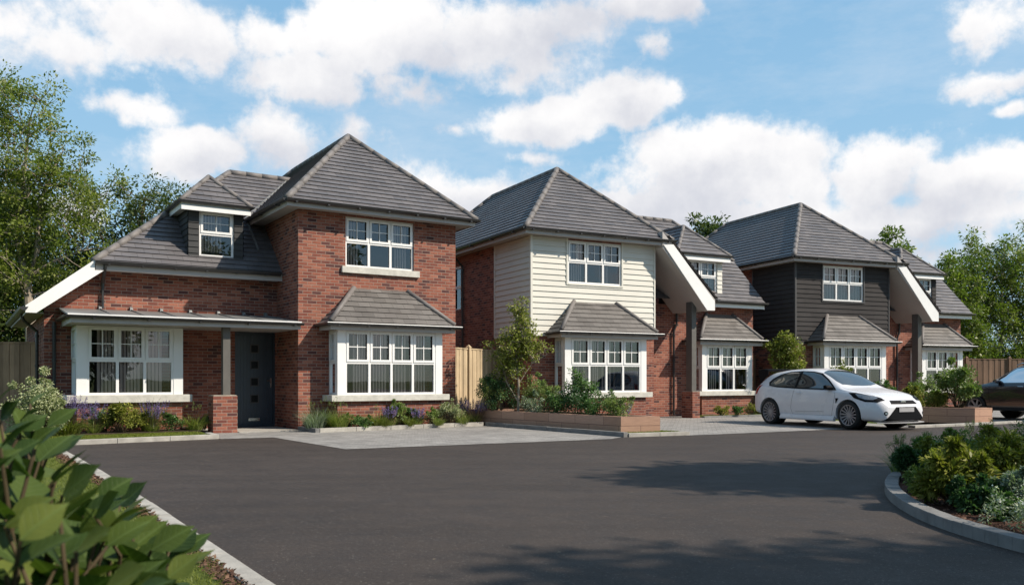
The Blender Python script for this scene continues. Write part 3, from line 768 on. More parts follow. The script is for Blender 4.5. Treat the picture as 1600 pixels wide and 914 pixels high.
def house_two(i, clad, board, label):
    X0, Y0, t = HOUSES[i]
    R = empty('detached_house', (X0, Y0, 0), t, label, 'house', 'houses in a row along the close')
    wing(R, clad)
    y1 = 1.25; xr = 9.4
    w = MB()
    w.wall('x', W+.003, xr, -.1, 3.62, y1, y1+.25, [(6.95, 8.55, .83, 2.30)])
    w.prism_x([(y1+.25, -.1), (7.2, -.1), (7.2, 5.1), (2.25, 5.1), (y1+.25, 4.33)], xr-.25, xr)
    w.wall('x', W+.003, xr-.25, -.1, 5.1, 6.95, 7.2, [])
    w.build('main_wall', 'brick', R)
    yf, zf, p = .84, 3.76, 1.04
    zr = 6.92; yr = yf+(zr-zf)/p; xg = 9.58; ze = 5.38; xrr = xg-(zr-ze)/.95; ye = yf+(ze-zf)/p
    r = MB()
    r.courses([(4.3, yf, zf), (xg, yf, zf), (xg, ye, ze), (xrr, yr, zr), (2.6, yr, zr)], hint=(0, -1, 1))
    yB = 2*yr-yf; yE = 2*yr-ye
    r.courses([(xg, ye, ze), (xg, yE, ze), (xrr, yr, zr)], hint=(1, 0, 1))
    r.courses([(xg, yE, ze), (3.0, yE, ze), (2.6, yr, zr), (xrr, yr, zr)], hint=(0, 1, 1))
    ro = r.build('main_roof', 'roof_tile', R)
    h = MB(); ridge_caps(h, (3.2, yr, zr), (xrr, yr, zr), .075); ridge_caps(h, (xg, ye, ze), (xrr, yr, zr), .075)
    h.build('ridge_tile', 'ridge_tile', ro, smooth=True)
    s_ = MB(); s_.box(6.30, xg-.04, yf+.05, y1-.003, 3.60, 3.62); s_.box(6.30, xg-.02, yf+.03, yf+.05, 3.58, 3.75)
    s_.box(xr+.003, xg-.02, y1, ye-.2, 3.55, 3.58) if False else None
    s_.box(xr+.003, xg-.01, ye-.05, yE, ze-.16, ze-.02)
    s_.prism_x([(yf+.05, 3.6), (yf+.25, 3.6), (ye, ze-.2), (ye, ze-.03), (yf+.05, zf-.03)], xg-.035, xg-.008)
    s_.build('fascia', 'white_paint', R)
    g = MB(); g.gutter([(6.2, yf-.045, zf), (xg+.05, yf-.045, zf)], .068); g.gutter([(xg+.04, ye, ze), (xg+.04, yE, ze)], .058)
    g.build('gutter', 'black_plastic', R)
    # catslide over the porch
    pts = [(W+.003, 5.12), (5.95, 3.33), (6.26, 3.33), (6.26, 3.66), (W+.003, 5.60)]
    c = MB(); c.prism_y(pts, -.42, y1-.003)
    co = c.build('porch_canopy', 'soffit_paint', R)
    bb = MB(); bb.prism_y([(4.26, 5.20), (5.92, 3.318), (6.22, 3.318), (6.22, 3.60), (4.62, 5.235)], -.455, -.423); bb.build('barge_board', 'white_paint', co)
    sl = (5.60-3.66)/(6.26-W)
    tl = MB(); tl.courses([(6.33, -.46, 3.68), (6.33, yf+.7, 3.68), (4.45, yf+1.9, 3.68+1.88*sl), (4.45, -.46, 3.68+1.88*sl)], hint=(1, 0, 1)); tl.build('canopy_tiles', 'roof_tile', co)
    g = MB(); g.gutter([(6.38, -.46, 3.66), (6.38, y1-.4, 3.66)], .055); g.build('gutter', 'black_plastic', co)
    pm = MB(); pm.box(5.68, 5.86, -.02, .26, .83, 3.60); pm.build('porch_post', 'post_paint', R, bevel=.006)
    pr = MB(); pr.box(5.64, 5.93, -.10, .42, -.05, .81); po = pr.build('brick_pier', 'brick', R)
    cp = MB(); cp.box(5.655, 5.915, -.085, .405, .812, .828); cp.build('pier_cap', 'mortar', po)
    bay(R, 6.69, 8.84, y1, .70, .82, 2.32, 3, [(.12, .30), (.38, .46), (.52, .62), (.68, .78)], roof=(7.35, 8.45, 3.36, .29, 2.47), post=.18)
    pipe('downpipe', [(6.05, y1-.07, 3.40), (6.05, y1-.07, 3.0), (5.93, y1-.07, 2.75), (5.93, y1-.07, .05)], R)
    dormer(R, 6.07, 7.90, 1.12, 4.02, 5.14, 5.86, 8.10, 2, board, lambda z: yf+(z-zf)/p, [(.03, .97)])
    return R
house_one()
house_two(1, 'cream_board', 'cream_board', 'middle house with cream weatherboarding above red brick ground floor')
house_two(2, 'charcoal_board', 'charcoal_board', 'farthest house with black weatherboarding above red brick, behind the parked white car')

# ------------------------------------------------------------------ camera, sun, sky
cam = bpy.data.cameras.new('camera'); co = bpy.data.objects.new('camera', cam); COL.objects.link(co); S.camera = co
co.location = (0, 0, CAM_H); co.rotation_euler = (PI/2, 0, 0)
cam.sensor_width = 36; cam.lens = 36*FPX/1600; cam.shift_y = (HPY-457)/1600; cam.clip_end = 3000; cam.clip_start = .05
cam.dof.use_dof = True; cam.dof.focus_distance = 17; cam.dof.aperture_fstop = 5.6
SUNV = Vector((1.256, -.379, 1.19)).normalized()
sun = bpy.data.lights.new('sun', 'SUN'); sun.energy = 5.0; sun.angle = math.radians(.8); sun.color = (1, .90, .77)
so = bpy.data.objects.new('sun', sun); COL.objects.link(so); so.rotation_euler = SUNV.to_track_quat('Z', 'Y').to_euler()
def make_world():
    w = bpy.data.worlds.new('World'); S.world = w; w.use_nodes = True
    nt = w.node_tree; nt.nodes.clear(); N = NT(nt)
    out = nt.nodes.new('ShaderNodeOutputWorld'); bg = nt.nodes.new('ShaderNodeBackground')
    sky = nt.nodes.new('ShaderNodeTexSky'); sky.sky_type = 'NISHITA'; sky.sun_disc = False
    sky.sun_elevation = math.asin(SUNV.z); sky.sun_rotation = math.atan2(SUNV.x, SUNV.y)
    sky.air_density = 1.0; sky.dust_density = .4; sky.ozone_density = 1.6
    d = N.n('ShaderNodeTexCoord').outputs['Generated']
    sep = N.n('ShaderNodeSeparateXYZ', i_0=d); z = sep.outputs[2]
    zc = N.math('MAXIMUM', z, .02)
    skyc = N.mix(1.0, N.mix(1.0, sky.outputs[0], (.098, .098, .098, 1), 'MULTIPLY'), (1.0, 1.22, 1.28, 1), 'MULTIPLY')
    skyc = N.mix(N.maprange(sep.outputs[1], .1, .55, .35, .8), skyc, N.mix(N.maprange(z, .02, .42), (.45, .69, .87, 1), (.275, .53, .79, 1)))
    # cumulus banks, each given as a direction in the sky with its size
    B = [(60,70,230,95,.9),(250,50,260,90,.95),(430,70,170,80,.9),(600,60,230,90,1),(780,60,220,85,.95),(900,45,160,55,.8),(1000,20,160,40,.85),(190,170,110,42,.9),(210,115,90,30,.6),
         (480,120,170,62,1),(640,140,110,50,.9),(320,245,150,48,1),(440,230,100,75,1),(560,215,80,45,.75),(700,190,60,22,.6),
         (840,185,150,45,1),(970,165,90,50,1),(1000,80,58,42,.75),(820,240,70,25,.6),(720,300,130,60,.95),(800,270,70,40,.5),
         (1110,265,200,82,1.15),(1060,320,160,60,1.05),(1250,290,60,40,1),(1390,265,120,72,1.15),(1520,285,150,62,1.15),(1450,340,260,60,1.05),(1180,330,150,50,.9),(1000,310,110,45,.8),
         (1520,35,90,60,.9),(1540,125,90,32,.85),(1590,165,30,20,.6),(1310,200,20,10,.2),(980,375,240,60,.85),(100,330,300,60,.5),(1300,400,400,60,.8)]
    wn = N.noise(d, 5.5, 6, .62, 1)
    warp = N.n('ShaderNodeVectorMath', operation='MULTIPLY_ADD')
    N.put(warp.inputs[0], wn); warp.inputs[1].default_value = (.10, .10, .06)
    off = N.n('ShaderNodeVectorMath', operation='SUBTRACT'); N.put(off.inputs[0], d); off.inputs[1].default_value = (.05, .05, .03)
    N.put(warp.inputs[2], off.outputs[0]); dv = warp.outputs[0]
    acc = None; low = None
    for (px, py, rx, rz, a) in B:
        c = Vector(((px-800)/FPX, 1, (HPY-py)/FPX)); L = c.length; c.normalize()
        sb = N.n('ShaderNodeVectorMath', operation='SUBTRACT'); N.put(sb.inputs[0], dv); sb.inputs[1].default_value = c
        ml = N.n('ShaderNodeVectorMath', operation='MULTIPLY'); N.put(ml.inputs[0], sb.outputs[0])
        sx, sz = FPX*L/rx, FPX*L/rz; ml.inputs[1].default_value = (sx, sx*.8, sz)
        ln = N.n('ShaderNodeVectorMath', operation='LENGTH'); N.put(ln.inputs[0], ml.outputs[0])
        v = N.math('MULTIPLY', N.math('SUBTRACT', 1.35, ln.outputs['Value']), a)
        acc = v if acc is None else N.math('MAXIMUM', acc, v)
        zz = N.n('ShaderNodeSeparateXYZ', i_0=ml.outputs[0]).outputs[2]
        g = N.math('MULTIPLY', N.math('MAXIMUM', v, 0.0), N.math('SUBTRACT', .35, N.math('MULTIPLY', zz, 1.0)))
        low = g if low is None else N.math('MAXIMUM', low, g)
    # behind the viewer an even scatter of the same clouds
    far = N.math('MULTIPLY', N.math('SUBTRACT', N.noise(d, 3.2, 4, .55), .52), 5.0)
    back = N.maprange(sep.outputs[1], .25, .55)
    dens = N.math('ADD', N.math('MULTIPLY', acc, back), N.math('MULTIPLY', far, N.math('SUBTRACT', 1.0, back)))
    nz = N.noise(d, 9, 8, .62); nz2 = N.noise(d, 30, 5, .6)
    dens = N.math('ADD', dens, N.math('MULTIPLY', N.math('SUBTRACT', nz, .5), 2.3))
    dens = N.math('ADD', dens, N.math('MULTIPLY', N.math('SUBTRACT', nz2, .5), .55))
    cov = N.maprange(dens, .42, .88, smooth=True)
    cov = N.math('MULTIPLY', cov, N.maprange(z, -.02, .03))
    sh = N.math('ADD', N.math('MULTIPLY', low, .8), N.math('MULTIPLY', N.math('SUBTRACT', N.noise(d, 5, 7, .6), .47), 3.4))
    ccol = N.mix(N.maprange(sh, -.1, 1.15, smooth=True), (.98, .97, .97, 1), (.63, .65, .72, 1))
    wisp = N.math('MULTIPLY', N.maprange(N.noise(N.n('ShaderNodeMapping', i_Vector=d, i_Scale=(1, 1, 3)).outputs[0], 3.5, 7, .65), .44, .76), .42)
    skyc = N.mix(N.math('MULTIPLY', wisp, N.maprange(z, .0, .05)), skyc, (.80, .84, .90, 1))
    c = N.mix(cov, skyc, ccol)
    nt.links.new(c, bg.inputs[0]); bg.inputs[1].default_value = .80
    nt.links.new(bg.outputs[0], out.inputs[0])
make_world()
vs = S.view_settings; vs.view_transform = 'Standard'; vs.look = 'None'; vs.exposure = .38; vs.gamma = 1; vs.use_curve_mapping = False
S.render.resolution_x, S.render.resolution_y = 1024, 584
S.render.engine = 'CYCLES'; S.cycles.max_bounces = 7; S.cycles.transparent_max_bounces = 12
S.cycles.use_denoising = True

# ------------------------------------------------------------------ ground
def sheet(name, poly, z, mat, div=0):
    m = MB(); m.face([(x, y, z) for x, y in poly]); return struct(m.build(name, mat))
sheet('ground', [(-900, -900), (900, -900), (900, 1500), (-900, 1500)], -.06, 'turf')
sheet('road', [(-14, -30), (70, -30), (70, 26.5), (20, 26.0), (4, 20.5), (-5, 18.4), (-9.2, 16.6), (-14, 14)], 0, 'asphalt')
P0 = lambda x, y: house_point(0, x, y)
P1 = lambda x, y: house_point(1, x, y)
P2 = lambda x, y: house_point(2, x, y)
# paved drives
sheet('pavement', [ground_at(345, 686), ground_at(427, 683.5), ground_at(540, 702), ground_at(955, 686), P0(4.86, -6.0), P0(4.62, -.5), P0(4.6, 1.0), P0(-2.2, 1.7), P0(-2.3, -1.2)], .006, 'block_paving')
sheet('pavement', [ground_at(1075, 680.5), ground_at(1160, 677), ground_at(1300, 671), ground_at(1433, 667), P2(-1.9, -3), P2(-1.2, 0), P1(9.6, 1.2), P1(4, 1.4), P1(.6, -.4)], .006, 'block_paving')
sheet('pavement', [ground_at(1548, 662), (16.5, 23.6), (21, 26), (19, 33), P2(4, 1.4), P2(.7, -.4), P2(.9, -5.0)], .006, 'block_paving')
def kerb(pts, w=.13, h=.10, mat='kerb_stone', name='kerb', left=True, zb=-.05, seg=.915, gap=.004):
    """a run of kerb stones along a path, laid to the left of it"""
    m = MB(); P = [Vector((*p, 0)) for p in pts]; n = len(P)
    nr = []
    for i in range(n):
        a = (P[i]-P[i-1]).normalized() if i else None; b = (P[i+1]-P[i]).normalized() if i < n-1 else None
        t = (a+b).normalized() if a and b else (a or b)
        k = 1/max(.4, t.dot(b if b else a)); nr.append(Vector((-t.y, t.x, 0))*w*k*(1 if left else -1))
    for i in range(n-1):
        L = (P[i+1]-P[i]).length; c = max(1, round(L/seg))
        for j in range(c):
            f0, f1 = j/c, (j+1)/c; g = min(gap/L, .1/c)
            a = P[i].lerp(P[i+1], f0+g); b = P[i].lerp(P[i+1], f1-g); c_ = b+nr[i].lerp(nr[i+1], f1); d = a+nr[i].lerp(nr[i+1], f0)
            q = [(a.x, a.y), (b.x, b.y), (c_.x, c_.y), (d.x, d.y)]
            if not left: q.reverse()
            dz = random.uniform(-.003, .003); m.prism_z(q, zb, h+dz)
    return struct(m.build(name, mat, bevel=.006))
# left verge and its edging
LK = [(-7.75, 14.69), (-5.28, 11.0), (-3.42, 8.13), (-1.42, 4.99), (1.5, .4), (3.4, -2.6)]
kerb(LK[::-1], .14, .035, 'kerb_stone', left=True, seg=.9)
sheet('verge', [(x-.13, y) for x, y in LK[::-1]] + [(-8.4, 15.45), (-8.8, 17.2), (-40, 17.2), (-40, -30), (3, -30)], .02, 'turf')
mul = [(a[0]-.16, a[1]-.02) for a in LK[:5]] + [(a[0]-.62-.12*math.sin(i*2.1), a[1]-.3) for i, a in enumerate(LK[:5])][::-1]
# bark along the edging, wavy inner side
def wavy_strip(pts, w0, w1, z, name, mat):
    m = MB(); L = []; R_ = []
    for i in range(len(pts)-1):
        a, b = Vector(pts[i]), Vector(pts[i+1]); k = max(2, int((b-a).length/.25)); t = (b-a).normalized(); nn = Vector((-t.y, t.x))
        for j in range(k):
            p = a+(b-a)*j/k; L.append(p+nn*w0); R_.append(p+nn*(w1*(.75+.5*math.sin(p.x*3.1+p.y*1.7)*random.uniform(.4, 1))))
    for i in range(len(L)-1): m.face([(L[i].x, L[i].y, z), (L[i+1].x, L[i+1].y, z), (R_[i+1].x, R_[i+1].y, z), (R_[i].x, R_[i].y, z)])
    return struct(m.build(name, mat))
wavy_strip(LK[::-1], .142, .27, .026, 'mulch', 'bark_mulch')
# bed in front of the porch bay
kerb([P0(-2.27, -1.15), P0(-2.3, -1.95), ground_at(95, 696)], .13, .09, left=False)
sheet('lawn', [P0(-2.35, -1.15), P0(-2.36, -1.85), ground_at(97, 694.5), (-12, 15.5), (-12, 19), P0(-5.2, 1.6), P0(-2.2, .6)], .055, 'turf')
m_ = MB(); m_.prism_z([P0(-2.2, 1.6), P0(-4.9, 1.6), P0(-4.9, -.5), P0(-2.3, -.35)], .0, .075); struct(m_.build('flower_bed_soil', 'soil'))
m_ = MB(); m_.prism_z([P0(-1.45, -.30), P0(-.02, -.30), P0(-.02, 1.6), P0(-2.2, 1.6), P0(-2.2, .32), P0(-1.45, .32)], 0, .022); struct(m_.build('doorstep', 'kerb_stone'))
# bed in front of the wing bay
kerb([P0(-.02, -.02), P0(-.02, -1.22)], .10, .10, 'grey_kerb', left=True)
kerb([P0(.085, -1.22), P0(4.62, -.80)], .11, .10, left=True)
m_ = MB(); m_.prism_z([P0(.08, -1.1), P0(4.62, -.70), P0(4.62, -.01), P0(.08, -.01)], 0, .07); struct(m_.build('flower_bed_soil', 'soil'))
kerb([P0(4.66, -.80), P0(4.86, -6.05)], .12, .10, 'grey_kerb', left=True)
kerb([P0(4.98, -6.07), P0(6.5, -6.30)], .12, .075, left=True)
sheet('lawn', [P0(4.78, -.8), P0(4.98, -5.95), P0(6.5, -6.18), P0(6.3, -5.5), P0(6.0, 1), P0(4.7, 1)], .06, 'turf')

def planter(name, pts, h, label, lean=0):
    """block-built raised bed: a ring of walling, soil inside"""
    m = MB(); n = len(pts); th = .14
    c = Vector((sum(p[0] for p in pts)/n, sum(p[1] for p in pts)/n))
    inn = []
    for i in range(n):
        p, a, b = Vector(pts[i]), Vector(pts[i-1]), Vector(pts[(i+1) % n])
        t1, t2 = (p-a).normalized(), (b-p).normalized(); n1, n2 = Vector((-t1.y, t1.x)), Vector((-t2.y, t2.x))
        bis = (n1+n2).normalized(); inn.append(p+bis*th/max(.3, bis.dot(n1)))
    acc = 0
    for i in range(n):
        a, b = pts[i], pts[(i+1) % n]; ia, ib = inn[i], inn[(i+1) % n]; L = math.dist(a, b)
        m.face([(*a, 0), (*b, 0), (*b, h), (*a, h)], [(acc, 0), (acc+L, 0), (acc+L, h), (acc, h)])
        m.face([(*a, h), (*b, h), (*ib, h), (*ia, h)], [(acc, .01), (acc+L, .01), (acc+L, .13), (acc, .13)])
        m.face([(*ib, 0), (*ia, 0), (*ia, h), (*ib, h)]); acc += L
    o = m.build(name, 'planter_block')
    s_ = MB(); s_.face([(p.x, p.y, h-.05) for p in inn]); s_.build('soil', 'soil', o)
    return tag(o, label, 'planter', 'raised block planters')
pl1 = planter('raised_planter', [P0(5.20, -5.55), P0(6.12, -5.78), P0(6.05, -.2), P0(5.0, .3), P0(4.72, .3), P0(4.86, -.7)], .40, 'long terracotta block planter before the cream boarded house, small tree inside')
pl2 = planter('raised_planter', [(11.25, 24.15), (12.47, 23.05), (13.22, 23.55), (12.0, 26.6), (11.2, 27.6)], .42, 'terracotta block planter beside the bonnet of the white car')
kerb([ground_at(1430, 668.5), ground_at(1523, 664.5), ground_at(1600, 660.5), (17, 26.0)], .2, .06, left=True)
# island bed on the right
isl = [(40, 14), (20, 13.6), (9, 12.9), (6.6, 12.2), (5.35, 11.3), (4.62, 10.35), (4.12, 9.45), (3.78, 8.6), (3.56, 7.75), (3.46, 7.0), (3.48, 6.3), (3.62, 5.6), (3.95, 4.9), (4.5, 4.2), (6, 3.2), (12, 2.2), (40, 2)]
def smoothp(P, n=4):
    out = []
    for i in range(len(P)-1):
        p0, p1, p2, p3 = [Vector(P[max(0, min(len(P)-1, k))]) for k in (i-1, i, i+1, i+2)]
        for j in range(n):
            t = j/n; out.append(tuple(.5*((2*p1)+(-p0+p2)*t+(2*p0-5*p1+4*p2-p3)*t*t+(-p0+3*p1-3*p2+p3)*t**3)))
    out.append(P[-1]); return out
ISL = smoothp(isl[2:15], 5)
kerb([isl[0], isl[1]]+ISL+[isl[15], isl[16]], .135, .095, 'grey_kerb', left=True, seg=9, gap=0)
m_ = MB(); c_ = (7.5, 8.5)
II = [(x+(.1 if x < 20 else 0), y) for x, y in [isl[0], isl[1]]+ISL+[isl[15], isl[16]]]
m_.face([(x, y, .05) for x, y in II]); struct(m_.build('mulch', 'bark_mulch'))

# ------------------------------------------------------------------ fences
def fence(name, a, b, h, mat, label, posts=True, z0=0.0, cap=False):
    a, b = Vector((*a, 0)), Vector((*b, 0)); L = (b-a).length; t = (b-a).normalized(); ang = math.atan2(t.y, t.x)
    R = empty(name, (a.x, a.y, z0), ang, label, 'fence', 'timber garden fences')
    m = MB(); k = int(L/.125)
    for i in range(k+1):
        x0, x1 = i*.125, min(L, i*.125+.137)
        if x1-x0 < .02: continue
        dy = .012 if i % 2 else 0; dz = random.uniform(-.008, .008)
        m.box(x0, x1, -.012-dy, .004-dy, .06, h-.04+dz)
    m.build('board_panel', mat, R)
    r = MB()
    for z in (.3, h*.55, h-.25): r.box(0, L, .006, .05, z, z+.07)
    r.box(0, L, -.035, .03, h-.04, h-.005); r.box(0, L, -.03, .01, -.05, .06); r.build('rail', mat, R)
    if posts:
        x = .9
        while x < L:
            p = MB(); s = .055; p.box(x-s, x+s, -.075, .035, -.05, h+.02)
            T = (x, -.02, h+.10); q = [(x-s-.01, -.085, h+.02), (x+s+.01, -.085, h+.02), (x+s+.01, .045, h+.02), (x-s-.01, .045, h+.02)]
            for j in range(4): p.face([q[j], q[(j+1) % 4], T])
            p.face(q[::-1]); p.build('post', mat, R); x += 1.85
    return R
fence('timber_fence', P0(4.26, .25), P1(-.02, 1.75), 2.06, 'fence_light', 'light timber fence closing the gap between the brick house and the cream boarded house')
fence('timber_fence', P1(9.42, 1.5), P2(-.02, 2.1), 2.06, 'fence_dark', 'timber fence behind the small tree, between the cream boarded and black boarded houses')
fence('timber_fence', P2(9.45, 2.0), (36, 36.5), 2.05, 'fence_brown', 'reddish brown timber fence at the right, behind the dark car')
fence('timber_fence', (-19, 20.2), P0(-5.2, 3.1), 2.08, 'fence_dark', 'shaded timber fence at the left edge, against the brick house', posts=False)

# ------------------------------------------------------------------ cars
simple('car_white', (.62, .61, .62), .3, .45, var=.01, coat=.45)
simple('car_dark', (.020, .019, .022), .22, .5, .3, var=.05, coat=1.0)
simple('tyre', (.018, .018, .018), .75, .3, var=.15, scale=20)
simple('alloy', (.30, .295, .31), .4, .5, .45, var=.08)
simple('car_trim', (.006, .006, .007), .55, .08, var=.1)
simple('plate_blank', (.32, .31, .31), .5, .3, var=.04)
simple('lamp_lens', (.24, .25, .26), .12, .8, .6, var=.3, scale=20)
simple('rear_lamp', (.30, .01, .01), .12, .6, var=.1)
def car_glass():
    m, nt, out = new_mat('car_glass'); N = NT(nt)
    fr = N.n('ShaderNodeFresnel'); fr.inputs[0].default_value = 1.6
    f = N.math('MULTIPLY_ADD', fr.outputs[0], 1.2, .10, clamp=True)
    b = N.bsdf((.035, .038, .038, 1), .5, .1)
    gl = N.n('ShaderNodeBsdfGlossy'); gl.inputs['Roughness'].default_value = .02
    mx = N.n('ShaderNodeMixShader'); N.put(mx.inputs[0], f)
    nt.links.new(b, mx.inputs[1]); nt.links.new(gl.outputs[0], mx.inputs[2]); nt.links.new(mx.outputs[0], out.inputs[0]); MATS['car_glass'] = m
car_glass()
def mesh_obj(name, me, mat, parent):
    me.materials.clear(); me.materials.append(MATS[mat]); o = bpy.data.objects.new(name, me); COL.objects.link(o)
    if parent: o.parent = parent
    return o
def evaluated(o):
    dg = bpy.context.evaluated_depsgraph_get(); me = bpy.data.meshes.new_from_object(o.evaluated_get(dg)); return me
def car(name, loc, rz, label, paint, T, group):
    R = empty(name, (*loc, .008), rz, label, 'car', group)
    I = lambda key, x: float(np.interp(x, [a for a, _ in T[key]], [b for _, b in T[key]]))
    xs = T['xs']; V = []; F = []; K = 11
    for x in xs:
        zt, zb, w, be, wr = I('top', x), I('bot', x), I('w', x), I('belt', x), I('wr', x)
        be = min(be, zt-.03); g = zt-be
        half = [(0, zb), (.75*w, zb), (.955*w, zb+.035), (.985*w, zb+.12), (w, zb+(be-zb)*.45), (.992*w, zb+(be-zb)*.72), (.955*w, be-.02),
                (max(wr, .90*w - .0) if g < .12 else .90*w, be+.02), (wr+(.9*w-wr)*(.5 if g > .12 else .9), be+g*.5), (wr, zt-min(.055, g*.25)), (wr*.72, zt-.012), (0, zt)]
        if T.get('flare'):
            for ax in (T['wb']/2, -T['wb']/2):
                k = max(0, 1-((x-ax)/.48)**2)*.028
                half = [(a+(k if 3 <= i <= 4 else 0), b) for i, (a, b) in enumerate(half)]
        ring = half + [(-a, b) for a, b in half[-2:0:-1]]
        V.append([(x, a, b) for a, b in ring])
    n = len(V[0]); verts = [p for r in V for p in r]
    for i in range(len(V)-1):
        for k in range(n):
            k2 = (k+1) % n; F.append((i*n+k, i*n+k2, (i+1)*n+k2, (i+1)*n+k))
    for base, rev in ((0, True), ((len(V)-1)*n, False)):
        h = K   # quads across the end
        for k in range(K):
            a, b = base+k, base+k+1; c, d = base+(n-k-1) % n, base+(n-k) % n
            q = [a, b, c, d]; q = list(dict.fromkeys(q))
            if len(q) < 3: continue
            F.append(tuple(q if rev else q[::-1]))
    me = bpy.data.meshes.new('body'); me.from_pydata(verts, [], F); me.update()
    bm = bmesh.new(); bm.from_mesh(me); bmesh.ops.recalc_face_normals(bm, faces=bm.faces); bm.to_mesh(me); bm.free()
    o = bpy.data.objects.new('body', me); COL.objects.link(o)
    ss = o.modifiers.new('s', 'SUBSURF'); ss.levels = 3; ss.render_levels = 3
    wb, wr_ = T['wb'], T['rw']
    cut = []
    for ax in (wb/2, -wb/2):
        for sgn in (1, -1):
            m = MB(); rr = wr_+T['gap']; yo, yi = sgn*1.2, sgn*(T['hw']-.30)
            m.tube([(ax, yi, wr_+.005), (ax, yo, wr_+.005)], rr, 40); c = m.build('cut', 'car_trim'); c.parent = None
            bm = bmesh.new(); bm.from_mesh(c.data); bmesh.ops.remove_doubles(bm, verts=bm.verts, dist=1e-5); bmesh.ops.recalc_face_normals(bm, faces=bm.faces); bm.to_mesh(c.data); bm.free()
            b = o.modifiers.new('b', 'BOOLEAN'); b.object = c; b.operation = 'DIFFERENCE'; b.solver = 'EXACT'; cut.append(c)
    bpy.context.view_layer.update()
    o2 = None
    me_cut = evaluated(o)
    for m in list(o.modifiers)[1:]: o.modifiers.remove(m)
    bpy.context.view_layer.update(); me_full = evaluated(o)
    for c in cut: bpy.data.objects.remove(c)
    bpy.data.objects.remove(o)
    body = mesh_obj('body', me_cut, paint, R)
    me_cut.polygons.foreach_set('use_smooth', [True]*len(me_cut.polygons)); me_cut.set_sharp_from_angle(angle=math.radians(40))
    bvh = BVHTree.FromPolygons([v.co for v in me_full.vertices], [p.vertices[:] for p in me_full.polygons])
    def decal(nm, pts, d, mat, off=.006, parent=body, sub=4, thick=True):
        d = Vector(d).normalized(); bm = bmesh.new()
        vs = [bm.verts.new(p) for p in pts]; bm.faces.new(vs); bmesh.ops.triangulate(bm, faces=bm.faces)
        for _ in range(sub):
            long = [e for e in bm.edges if e.calc_length() > .05]
            if long: bmesh.ops.subdivide_edges(bm, edges=long, cuts=1, use_grid_fill=True)
        bmesh.ops.triangulate(bm, faces=bm.faces)
        bad = []
        for v in bm.verts:
            h = bvh.ray_cast(v.co - d*3, d)
            if h[0] is None: bad.append(v); continue
            nn = h[1] if h[1].dot(d) < 0 else -h[1]
            v.co = h[0] + nn*off
        bmesh.ops.delete(bm, geom=bad, context='VERTS')
        m = bpy.data.meshes.new(nm); bm.normal_update(); bm.to_mesh(m); bm.free()
        m.polygons.foreach_set('use_smooth', [True]*len(m.polygons))
        return mesh_obj(nm, m, mat, parent)
    def line(nm, pts, d, w=.007, mat='car_trim', off=.003):
        """a thin shut line following the panel"""
        d = Vector(d); m = MB(); P = []
        for i in range(len(pts)-1):
            a, b = Vector(pts[i]), Vector(pts[i+1]); k = max(2, int((b-a).length/.06))
            for j in range(k+(1 if i == len(pts)-2 else 0)):
                h = bvh.ray_cast(a+(b-a)*j/k - d*3, d)
                if h[0] is not None: P.append(h[0])
        if len(P) > 1: m.tube(P, w/2, 5)
        return m.build(nm, mat, body)
    for sgn in (-1, 1):
        dr = (0, -sgn, 0)
        for nm, poly in T['side_glass']:
            decal(nm, [(x, sgn*1.5, z) for x, z in poly], dr, 'car_glass', .005)
        for poly in T.get('pillar', []): decal('pillar_trim', [(x, sgn*1.5, z) for x, z in poly], dr, 'car_trim', .0035)
        for ln in T['lines']: line('shut_line', [(x, sgn*1.5, z) for x, z in ln], dr)
        for nm, poly, mat in T['side_bits']: decal(nm, [(x, sgn*1.5, z) for x, z in poly], dr, mat, .008)
        pts, dd = T['headlight']; decal('headlight', [(x, sgn*y, z) for x, y, z in pts], (dd[0], dd[1]*sgn, dd[2]), 'car_trim', .005)
        pts2 = [tuple(Vector(p)*.62 + sum((Vector(q) for q in pts), Vector())/len(pts)*.38) for p in pts]
        decal('lamp_lens', [(x, sgn*y, z) for x, y, z in pts2], (dd[0], dd[1]*sgn, dd[2]), 'lamp_lens', .012)
        pts, dd = T['taillight']; decal('tail_lamp', [(x, sgn*y, z) for x, y, z in pts], (dd[0], dd[1]*sgn, dd[2]), 'rear_lamp', .006)
        for (fy, fz, fr) in T['fog']:
            c = [(3, sgn*(fy+fr*math.cos(a*PI/6)), fz+fr*math.sin(a*PI/6)) for a in range(12)]
            decal('fog_lamp', c, (-1, 0, 0), 'car_trim', .006, sub=1)
            c = [(3, sgn*(fy+fr*.55*math.cos(a*PI/6)), fz+fr*.55*math.sin(a*PI/6)) for a in range(12)]
            decal('fog_lens', c, (-1, 0, 0), 'chrome', .012, sub=1)
        mx, mz = T['mirror']; m = MB(); h = bvh.ray_cast(Vector((mx, sgn*1.5, mz)), Vector(dr)); my = abs(h[0].y) if h[0] else .85
        q = []
        pr = [(-.07, -.055), (.06, -.05), (.09, .0), (.05, .06), (-.07, .065)]
        for yy, sc in ((my-.02, .45), (my+.05, .8), (my+.14, 1.0), (my+.20, .75)):
            q.append([(mx+a*sc, sgn*yy, mz+.03+b*sc) for a, b in pr])
        for i in range(3):
            for k in range(5):
                f = [q[i][k], q[i][(k+1) % 5], q[i+1][(k+1) % 5], q[i+1][k]]; m.face(f if sgn < 0 else f[::-1])
        m.face(q[3] if sgn > 0 else q[3][::-1]); mm = m.build('wing_mirror', T['mirror_mat'], R, smooth=True)
    for nm, pts, d, mat, off in T['front']: decal(nm, pts, d, mat, off)
    for fn in T['extra']: fn(R, body, bvh)
